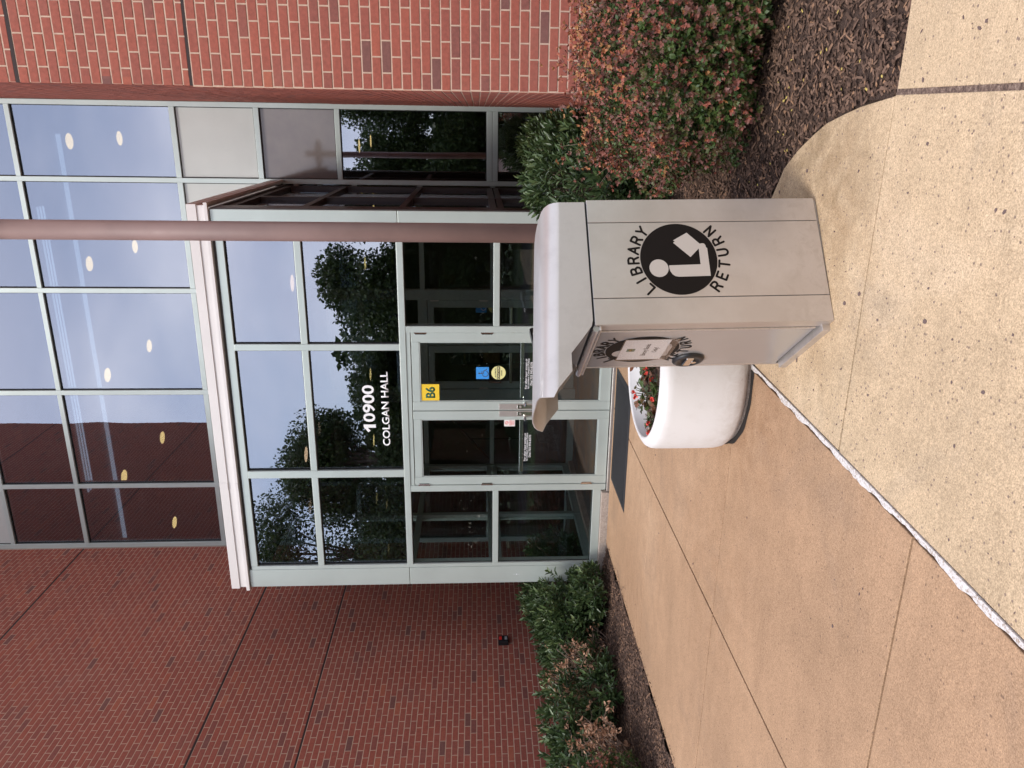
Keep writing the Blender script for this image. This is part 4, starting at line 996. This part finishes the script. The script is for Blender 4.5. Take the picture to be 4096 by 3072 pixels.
# taped paper notice on the deposit side
pn = empty('paper_notice', (0, 0, 0)); tag(pn, 'white paper notice reading Library Books Only taped on the side of the book return', 'notice')
pm = br_.matrix_world @ Matrix(((0, 1, 0, -.0035), (-1, 0, 0, .303), (0, 0, 1, .731), (0, 0, 0, 1)))
pn.matrix_world = pm
def inp(o): o.parent = pn; return o
inp(MB().quadbox(-.126, .126, -.0008, .0002, -.099, .099).obj('sheet', M['paper']))
M['sleeve'] = glass('plastic_sleeve', (.93, .93, .93), .02, 1.45)
inp(MB().quadbox(-.137, .139, -.0022, -.0016, -.135, .106).obj('plastic_sleeve', M['sleeve']))
inp(text_obj('heading', 'Library Books', 0, -.012, .150, .030, M['ink'], 0)).location = (0, -.0012, 0)
inp(text_obj('heading', 'Only!', 0, -.055, .062, .030, M['ink'], 0)).location = (0, -.0012, 0)
inp(MB().quadbox(-.018, .018, -.0013, -.0009, .038, .075).obj('crest_block', M['green_ink']))
inp(MB().tube([(-.010, -.0016, .050), (-.006, -.0016, .066), (0, -.0016, .054), (.006, -.0016, .066), (.011, -.0016, .050)], .0015, 5).obj('crest', M['tan_banner']))

# ------------------------------------------------------------------ round planter with begonias
pl = empty('round_planter', (-1.335, 4.30, 0)); tag(pl, 'squat round white concrete planter with red begonias, half behind the book return', 'planter')
prof = [(.30, .020), (.462, .020), (.474, .026), (.491, .052), (.498, .09), (.500, .13), (.500, .42), (.497, .448), (.487, .468), (.470, .480), (.452, .488), (.444, .492), (.434, .490), (.430, .482), (.430, .30), (.0, .30)]
MB().lathe(prof, 96).obj('bowl', M['planter'], pl, smooth=True)
MB().lathe([(.30, .002), (.458, .002), (.460, .010), (.456, .019), (.30, .019)], 96).obj('foot', M['curb'], pl)
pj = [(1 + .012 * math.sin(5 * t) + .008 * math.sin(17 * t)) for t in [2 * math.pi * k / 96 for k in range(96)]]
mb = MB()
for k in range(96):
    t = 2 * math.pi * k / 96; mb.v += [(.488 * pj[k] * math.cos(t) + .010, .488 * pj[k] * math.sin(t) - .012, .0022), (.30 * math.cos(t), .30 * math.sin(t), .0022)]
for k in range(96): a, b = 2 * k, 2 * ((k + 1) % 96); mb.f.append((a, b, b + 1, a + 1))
mb.obj('dark_ring', mat('ring_black', (.022, .017, .014), .9), pl)  # near-black uneven ring flat on the ground under the bowl
mb = MB(); nn = 40
for j in range(nn + 1):
    for i in range(nn + 1):
        x, y = -.43 + .86 * i / nn, -.43 + .86 * j / nn; mb.v.append((x, y, .405 + .018 * math.sin(x * 13) * math.cos(y * 11) + rnd.uniform(-.008, .008)))
for j in range(nn):
    for i in range(nn):
        x, y = -.43 + .86 * (i + .5) / nn, -.43 + .86 * (j + .5) / nn
        if x * x + y * y < .418 ** 2: a = j * (nn + 1) + i; mb.f.append((a, a + 1, a + nn + 2, a + nn + 1))
mb.obj('soil', M['mulch'], pl, smooth=True)
chips(900, lambda x, y: x * x + y * y < .40 ** 2, lambda x, y: .41, (-.42, .42), (-.42, .42), 'soil_chips', pl, smin=.008, smax=.03)

# leaves -----------------------------------------------------------
LEAF4 = (np.array([(0, 0, 0), (-.5, .45, .10), (0, .45, -.02), (.5, .45, .10), (-.36, .75, .06), (.36, .75, .06), (0, 1, -.06)]), np.array([(0, 2, 1), (0, 3, 2), (1, 2, 4), (2, 3, 5), (2, 6, 4), (2, 5, 6)]))
LEAF2 = (np.array([(0, 0, 0), (-.5, .5, .08), (.5, .5, .08), (0, 1, 0)]), np.array([(0, 2, 1), (1, 2, 3)]))
def nrmz(a): return a / np.maximum(1e-9, np.linalg.norm(a, axis=1))[:, None]
def leaves_arr(P, D, N, Ls, Ws, tint, shape):
    S = nrmz(np.cross(D, N)); N2 = np.cross(S, D); lv, lf = shape
    V = P[:, None, :] + lv[None, :, 0:1] * S[:, None, :] * Ws[:, None, None] + lv[None, :, 1:2] * D[:, None, :] * Ls[:, None, None] + lv[None, :, 2:3] * N2[:, None, :] * Ls[:, None, None]
    F = (np.arange(len(P)) * len(lv))[:, None, None] + lf[None]
    return V.reshape(-1, 3), F.reshape(-1, 3), np.repeat(tint, len(lf))
def leaves_obj(name, data, shape, m, parent, stuff=True):
    V, F, T = leaves_arr(*data, shape); o = bpy.data.objects.new(name, arr_mesh(name, V, F, T, m)); col.objects.link(o); o.parent = parent
    if stuff: o['kind'] = 'stuff'
    return o
def rosettes(tips, dirs, nl, L0, W0, tmean, seed):
    rs = np.random.RandomState(seed); P = []; D = []; N = []; Ls = []; T = []
    for tp, d in zip(tips, dirs):
        d = d / np.linalg.norm(d); a = np.cross(d, [0.3, .5, .8]); a /= np.linalg.norm(a); b = np.cross(d, a); t0 = rs.uniform(0, 6.28); sc = rs.uniform(.75, 1.15); tt = tmean + rs.normal(0, .13)
        for k in range(nl):
            th = t0 + 2.4 * k; el = .35 + 1.05 * (k / nl) + rs.normal(0, .12)       # inner leaves upright, outer spreading
            dd = d * math.cos(el) + (a * math.cos(th) + b * math.sin(th)) * math.sin(el); back = d * (-.012 * k * sc)
            P.append(tp + back); D.append(dd); N.append(d * math.sin(el) - (a * math.cos(th) + b * math.sin(th)) * math.cos(el)); Ls.append(L0 * sc * rs.uniform(.7, 1.1)); T.append(min(1, max(0, tt + rs.normal(0, .1) + (.15 if k < 2 else 0))))
    return np.array(P), nrmz(np.array(D)), nrmz(np.array(N)), np.array(Ls), np.array(Ls) * W0 / L0, np.array(T)
def single_leaves(parent, data, shape, m, n, campos, root):
    """the n leaves nearest the camera become objects of their own, the rest stay joined"""
    P = data[0]; d = np.linalg.norm(P + np.array(root) - np.array(campos), axis=1) - .35 * (P[:, 2]); idx = np.argsort(d)[:n * 3]; idx = idx[::3]
    mk = np.ones(len(P), bool); mk[idx] = False; var = {}
    for i in idx:
        q = (round(float(data[5][i]) * 6), )
        if q not in var:
            lv, lf = shape; v = lv.copy(); v = v * np.array([float(data[4][i] / data[3][i]), 1, 1]); var[q] = arr_mesh('leaf', v, lf, np.full(len(lf), q[0] / 6.), m)
        D = Vector(data[1][i]); N = Vector(data[2][i]); S = D.cross(N).normalized(); N2 = S.cross(D)
        o = bpy.data.objects.new('leaf', var[q]); col.objects.link(o); o.parent = parent
        mm = Matrix((S, D, N2)).transposed().to_4x4(); mm = mm @ Matrix.Scale(float(data[3][i]), 4); mm.translation = Vector(P[i]); o.matrix_local = mm
    return tuple(a[mk] for a in data)
def laurel(loc, r, n, label, seed, skip=None, nl=10, L0=.098, W0=.031, single=60, zc=.45, group='glossy green laurel bushes', zlow=.1, tm=.5):
    rs = np.random.RandomState(seed); t = empty('laurel_shrub', loc); tag(t, label, 'shrub', group); tips = []; dirs = []
    br_mb = MB()
    while len(tips) < n:
        u = rs.normal(0, 1, 3); u /= np.linalg.norm(u)
        if u[2] < -.75: continue
        k = rs.uniform(.72, 1.0) ** .5 if rs.rand() < .85 else rs.uniform(.4, .8); lump = 1 + .10 * math.sin(u[0] * 5 + seed) * math.cos(u[1] * 6) + .07 * math.sin(u[2] * 9 + u[0] * 4)
        p_ = u * np.array(r) * k * lump; p_[2] += zc
        if p_[2] < zlow: continue
        if skip and skip(p_ + np.array(loc)): continue
        tips.append(p_); d = u * np.array([1 / r[0], 1 / r[1], 1 / r[2]]); d /= np.linalg.norm(d); dirs.append(d * .8 + np.array([0, 0, .55]) + rs.normal(0, .22, 3))
        if rs.rand() < .3: br_mb.tube([(p_[0] * .12, p_[1] * .12, .02), (p_[0] * .5, p_[1] * .5, p_[2] * .55), tuple(p_)], [.008, .005, .002], 4, caps=False)
    br_mb.obj('branches', M['twig'], t)['kind'] = 'stuff'
    dat = rosettes(tips, dirs, nl, L0, W0, tm, seed)
    if single: dat = single_leaves(t, dat, LEAF4, M['laurel'], single, (0, 0, EYE), loc)
    leaves_obj('foliage', dat, LEAF4, M['laurel'], t); return t
noR = lambda p_: p_[0] > XR - .03 and p_[1] > YW - .03
laurel((-.42, 6.35, 0), (.52, .95, .60), 900, 'glossy dark green laurel bush between the book return hood and the red bush', 5, skip=noR, single=60, zc=.47)
laurel((-.25, 9.3, 0), (.40, 1.3, .55), 420, 'far laurel bush deep in the slot between entrance box and right brick wall', 6, skip=noR, single=0, zc=.42)
laurel((-5.45, 8.10, 0), (.66, 1.22, .45), 1150, 'fullest green laurel bush at the left corner of the entrance, against the brick', 8, skip=lambda p_: p_[0] < XL + .04 or (p_[0] > -5.14 and p_[1] > 7.68), single=60, zc=.45, L0=.092)
laurel((-4.98, 7.42, 0), (.30, .36, .20), 95, 'small low laurel clump spilling beside the concrete edge at the entrance corner', 9, skip=lambda p_: p_[1] > 7.7, single=30, zc=.22, zlow=.04)
def gap(p_): return p_[0] < XL + .04 or (p_[1] > 6.35 and p_[1] < 6.62 and p_[2] < .55)
laurel((-5.72, 6.35, 0), (.44, .88, .24), 210, 'thin gappy laurel with bare branches in front of the left brick wall', 12, skip=lambda p_: p_[0] < XL + .04, single=50, zc=.60, zlow=.42, tm=.42)
laurel((-5.42, 6.35, 0), (.34, .50, .22), 150, 'low laurel clump with spreading leaves beside the left mulch strip', 13, skip=lambda p_: p_[0] < XL + .04, single=40, zc=.26, zlow=.05, tm=.45)
laurel((-5.75, 5.6, 0), (.40, .45, .25), 130, 'ragged laurel remnant left of the thin bush, close to the frame edge', 14, skip=lambda p_: p_[0] < XL + .04, single=20, zc=.55, zlow=.2, tm=.4)
# dying bush: bare twigs with clusters of dry pinkish brown leaves
def dead_bush(loc, r, ntw, nlf, label, seed, zc, tmean=.7):
    rs = np.random.RandomState(seed); t = empty('withered_shrub', loc); tag(t, label, 'shrub', 'withered bushes along the left wall'); mb = MB(); P = []; D = []
    for k in range(ntw):
        u = rs.normal(0, 1, 3); u /= np.linalg.norm(u); u[2] = abs(u[2]) * .9 - .15; e_ = u * np.array(r) * rs.uniform(.6, 1.05) + np.array([0, 0, zc])
        if e_[0] + loc[0] < XL + .03: e_[0] = XL + .03 - loc[0]
        m1 = e_ * .55 + rs.normal(0, .05, 3); m2 = e_ * .8 + rs.normal(0, .04, 3)
        mb.tube([(rs.normal(0, .05), rs.normal(0, .08), .0), tuple(m1), tuple(m2), tuple(e_)], [.009, .006, .004, .002], 5, caps=False)
        for _ in range(3):
            s_ = m1 + (e_ - m1) * rs.rand(); q = s_ + rs.normal(0, .07, 3); mb.tube([tuple(s_), tuple((s_ + q) / 2 + rs.normal(0, .012, 3)), tuple(q)], [.003, .002, .001], 4, caps=False)
            for _ in range(nlf): P.append(q + rs.normal(0, .016, 3)); D.append(rs.normal(0, 1, 3) + u)
    mb.obj('bare_branches', M['twig'], t)['kind'] = 'stuff'; P = np.array(P); n = len(P); Ls = rs.uniform(.026, .055, n)
    leaves_obj('dry_leaves', (P, nrmz(np.array(D)), nrmz(rs.normal(0, 1, (n, 3))), Ls, Ls * .45, np.clip(rs.normal(tmean, .25, n), 0, 1)), LEAF4, M['dead'], t)
dead_bush((-5.55, 6.55, 0), (.52, .68, .42), 60, 8, 'withered bush with dry pinkish leaf clusters between the green laurels', 21, .48)
dead_bush((-5.45, 7.05, 0), (.28, .32, .18), 16, 2, 'small tangle of bare twigs with few brown leaves under the full laurel', 24, .20, .3)
dead_bush((-5.50, 5.35, 0), (.56, .60, .40), 70, 8, 'mostly brown withered bush at the left edge of the view', 22, .40, .55)
# snapped stem
sn = MB().tube([(-5.28, 6.55, .0), (-5.33, 6.50, .22), (-5.40, 6.46, .36), (-5.46, 6.62, .50)], [.02, .017, .014, .008], 8).obj('snapped_stem', M['twig']); tag(sn, 'thick snapped pale stem leaning out of the thin laurel', 'branch')
# barberry: arching twigs set with small leaves, red and orange towards the tips
def barberry(loc, r, nsh, label, seed, redness=0., skip=None, zc=.42, dens=26):
    rs = np.random.RandomState(seed); t = empty('barberry_bush', loc); tag(t, label, 'shrub', 'red leaved barberry bushes'); P = []; D = []; N = []; Ls = []; T = []; tw = MB()
    k = 0
    while k < nsh:
        u = rs.normal(0, 1, 3); u /= np.linalg.norm(u)
        if u[2] < -.62: continue
        lump = 1 + .09 * math.sin(u[0] * 6 + seed) * math.sin(u[1] * 5) + .07 * math.cos(u[2] * 8 + u[1] * 5)
        e_ = u * np.array(r) * lump * rs.uniform(.82, 1.02) + np.array([0, 0, zc])
        if rs.rand() < .11: e_ = e_ * 1.0 + (u * .5 + np.array([0, 0, .35])) * rs.uniform(.06, .24)
        if e_[2] < .03: continue
        if skip and skip(e_ + np.array(loc)): continue
        k += 1
        st = e_ * np.array([.45, .45, .5]); ln_ = np.linalg.norm(e_ - st); d0 = (e_ - st) / ln_; side_ = rs.normal(0, .05, 3)
        top = (e_[2] - .15) / (r[2] + zc - .15); cl = .5 + .5 * math.sin(e_[0] * 5.1 + seed) * math.cos(e_[1] * 4.3 + e_[2] * 6)
        rd = np.clip(.21 + .50 * top + .32 * cl + redness + rs.normal(0, .17), 0, 1.0)
        if k % 4 == 0: tw.tube([tuple(st), tuple((st + e_) / 2 + side_), tuple(e_)], [.003, .002, .001], 3, caps=False)
        nodes = 8
        for nk in range(nodes):
            f = 1 - .54 * (nk / nodes) ** 1.1 - rs.uniform(0, .03); c0 = st + (e_ - st) * f + side_ * 4 * f * (1 - f) + rs.normal(0, .010, 3); tipf = max(0, (f - .60) / .40)
            v0 = rd * (.36 + .78 * tipf) + rs.normal(0, .05); ax0 = nrmz((d0 * .9 + rs.normal(0, .35, 3))[None])[0]; a1 = nrmz(np.cross(ax0, rs.normal(0, 1, 3))[None])[0]; b1 = np.cross(ax0, a1); nlv = 5 if nk else 6
            for q in range(nlv):
                th = 6.283 * q / nlv + rs.normal(0, .3); el = rs.uniform(.55, 1.15); rdl = a1 * math.cos(th) + b1 * math.sin(th)
                P.append(c0); D.append(ax0 * math.cos(el) + rdl * math.sin(el)); N.append(ax0 * math.sin(el) - rdl * math.cos(el) + rs.normal(0, .15, 3)); Ls.append(rs.uniform(.013, .029) * (.8 if nk == 0 else 1))
                v = v0 + rs.normal(0, .06); T.append(min(1, max(0, v if e_[2] > .12 else v * .75)))
    # shaded inner leaves so that the bush is not hollow
    m_ = nsh * 5; u = rs.normal(0, 1, (m_, 3)); u = nrmz(u); p_ = u * np.array(r) * (rs.uniform(.35, .86, m_) ** .6)[:, None] + np.array([0, 0, zc]); ok = p_[:, 2] > .03
    if skip: ok &= np.array([not skip(q + np.array(loc)) for q in p_])
    p_ = p_[ok]; P = np.concatenate([np.array(P), p_]); n2 = len(p_); D = np.concatenate([np.array(D), rs.normal(0, 1, (n2, 3))]); N = np.concatenate([np.array(N), rs.normal(0, .6, (n2, 3)) + np.array([0, 0, 1])])
    Ls = np.concatenate([np.array(Ls), rs.uniform(.018, .03, n2)]); T = np.concatenate([np.array(T), rs.uniform(0, .3, n2)])
    leaves_obj('foliage', (P, nrmz(D), nrmz(N), Ls, Ls * .58, T), LEAF2, M['barberry'], t); o = tw.obj('twigs', M['twig'], t); o['kind'] = 'stuff'
    return t
noB = lambda p_: (p_[1] > YW - .04 and p_[0] > XR - .05)
barberry((.42, 4.62, 0), (.80, 1.02, .54), 2500, 'large rounded barberry bush with orange, red and green leaves before the right brick wall', 31, skip=noB, zc=.40)
barberry((1.50, 4.50, 0), (.74, .98, .52), 1100, 'second barberry bush continuing right along the brick wall at the edge of view', 32, skip=noB, zc=.40)
barberry((-5.35, 4.85, 0), (.42, .48, .36), 420, 'small brownish barberry bush at the lower left edge beside the mulch', 33, redness=-.05, zc=.33, dens=20)
# begonias in the planter
bi = 0
for (x, y, s, side_l) in ((.02, .22, 1.25, 'tallest leafy begonia with pink blooms over the far rim'), (.10, -.02, 1.0, 'middle begonia with red blooms beside the book return'), (-.22, .05, 1.05, 'leftmost begonia with several red blooms in the planter'), (.20, -.25, .8, 'low begonia near the front rim of the planter'), (-.10, -.20, .8, 'small begonia with one coral bloom near the front rim'), (-.30, -.12, .7, 'small begonia at the left inside edge of the planter'), (.26, .12, .9, 'begonia hidden mostly behind the book return'), (-.05, .08, .7, 'low green begonia in the middle of the soil')):
    t = empty('begonia_plant', (-1.335 + x, 4.30 + y, .41)); tag(t, side_l, 'flower', 'begonias in the round planter'); rs = np.random.RandomState(50 + bi); bi += 1
    n = int(46 * s); ang = rs.uniform(0, 6.28, n); rad = rs.uniform(.01, .095, n) * s; P = np.stack([rad * np.cos(ang), rad * np.sin(ang), rs.uniform(.01, .080, n) * s], 1)
    D = np.stack([np.cos(ang), np.sin(ang), rs.uniform(-.1, .7, n)], 1); Ls = rs.uniform(.03, .055, n)
    leaves_obj('leaves', (P, nrmz(D), nrmz(rs.normal(0, .4, (n, 3)) + np.array([0, 0, 1])), Ls, Ls * .85, rs.rand(n)), LEAF4, M['begonia'], t, False)
    for q in range(int(1 + 2 * s)):
        c = np.array([rs.normal(0, .045), rs.normal(0, .045), (.065 + .035 * rs.rand()) * s + .01]); k = 7; u = nrmz(rs.normal(0, 1, (k, 3)) + np.array([0, 0, .5])); Ls = rs.uniform(.012, .021, k)
        V, F, T = leaves_arr(np.repeat(c[None], k, 0), u, nrmz(rs.normal(0, 1, (k, 3))), Ls, Ls * 1.1, np.ones(k), LEAF4)
        o = bpy.data.objects.new('bloom', arr_mesh('bloom', V, F, T, M['petal'])); col.objects.link(o); o.parent = t
    mb = MB()
    for q in range(5): a_ = rs.uniform(0, 6.28); mb.tube([(0, 0, -.03), (.03 * math.cos(a_), .03 * math.sin(a_), .05 * s), (.055 * math.cos(a_), .055 * math.sin(a_), .10 * s)], [.004, .003, .002], 5, caps=False)
    mb.obj('stems', M['begonia'], t)
# loose twig by the bed edge
tg = MB().tube([(-4.60, 6.55, .012), (-4.50, 6.70, .02), (-4.42, 6.95, .012)], [.004, .003, .002], 5).tube([(-4.50, 6.70, .02), (-4.40, 6.62, .015), (-4.36, 6.50, .008)], [.003, .002, .001], 5).obj('fallen_twig', M['twig']); tag(tg, 'thin forked twig lying over the edge of the tan concrete at left', 'twig')
# ------------------------------------------------------------------ trees across the lawn, seen mirrored in the glass
def tree(x, y, h, r, label, seed, n=7000):
    rs = np.random.RandomState(seed); t = empty('deciduous_tree', (x, y, -.14)); tag(t, label, 'tree', 'trees across the lawn'); mb = MB(); P = []
    mb.tube([(0, 0, 0), (.1, .05, h * .3), (.0, -.05, h * .6), (.1, 0, h * .9)], [.24, .17, .11, .03], 10); blobs = []
    for k in range(24):
        z = h * rs.uniform(.22, .93); a = rs.uniform(0, 6.28); q = r * rs.uniform(.35, .85) * math.sin(min(1, (1.06 - z / h) * 1.6) * 1.5708); e_ = (q * math.cos(a), q * math.sin(a), z); blobs.append((e_, r * rs.uniform(.28, .45)))
        mb.tube([(0, 0, z * .65), (e_[0] * .5, e_[1] * .5, z * .88), e_], [.07, .045, .012], 5, caps=False)
    mb.obj('trunk', M['bark'], t)
    for _ in range(n):
        (c, br0) = blobs[rs.randint(len(blobs))]; u = rs.normal(0, 1, 3); u /= np.linalg.norm(u); P.append(np.array(c) + u * br0 * rs.uniform(.05, 1.12) ** .5 * np.array([1.25, 1.25, .9]))
    P = np.array(P); Ls = rs.uniform(.10, .20, n); leaves_obj('crown', (P, nrmz(rs.normal(0, 1, (n, 3))), nrmz(rs.normal(0, 1, (n, 3)) + np.array([0, 0, .8])), Ls, Ls * .6, rs.rand(n)), LEAF2, M['tree_leaf'], t)
for k, (x, y, h, r) in enumerate(((-17.9, -14, 11.2, 4.2), (-13.6, -14.5, 9.9, 3.0), (-10.0, -14.5, 7.6, 2.6), (-6.1, -13, 7.4, 2.3), (-2.4, -14, 8.2, 2.6), (1.6, -15, 8.0, 2.7), (5.5, -14, 7.5, 2.4), (-23.5, -15, 11.5, 4.2))):
    tree(x, y, h, r, ['tall tree mirrored at the left of the entrance glass', 'second tall tree, just right of the tallest mirrored one', 'lower tree mirrored left of the number', 'tree mirrored behind the number 10900', 'tree mirrored right of the doors near the pole', 'tree mirrored in the narrow bay by the brick wall', 'tree furthest right across the lawn', 'tree furthest left across the lawn'][k], 70 + k, 52000 if h > 9 else 34000)
rs = np.random.RandomState(5); n = 60000; P = np.stack([rs.uniform(-45, 25, n), rs.uniform(-21, -18.5, n), np.zeros(n)], 1); P[:, 2] = rs.rand(n) * (np.where(P[:, 0] < -9.5, 7.3, 4.6) + .7 * np.sin(P[:, 0] * .6) + .6 * np.sin(P[:, 0] * 1.7) + .4 * np.sin(P[:, 0] * 4.1)); Ls = rs.uniform(.25, .5, n)
ud = leaves_obj('undergrowth', (P, nrmz(rs.normal(0, 1, (n, 3))), nrmz(rs.normal(0, 1, (n, 3))), Ls, Ls * .7, rs.rand(n)), LEAF2, M['tree_leaf'], None); tag(ud, 'dense green wood edge across the lawn behind the viewer', 'wood')
for o in list(bpy.data.objects):
    if o.type == 'MESH' and o.parent is None and 'label' not in o and 'kind' not in o: print('untagged', o.name)
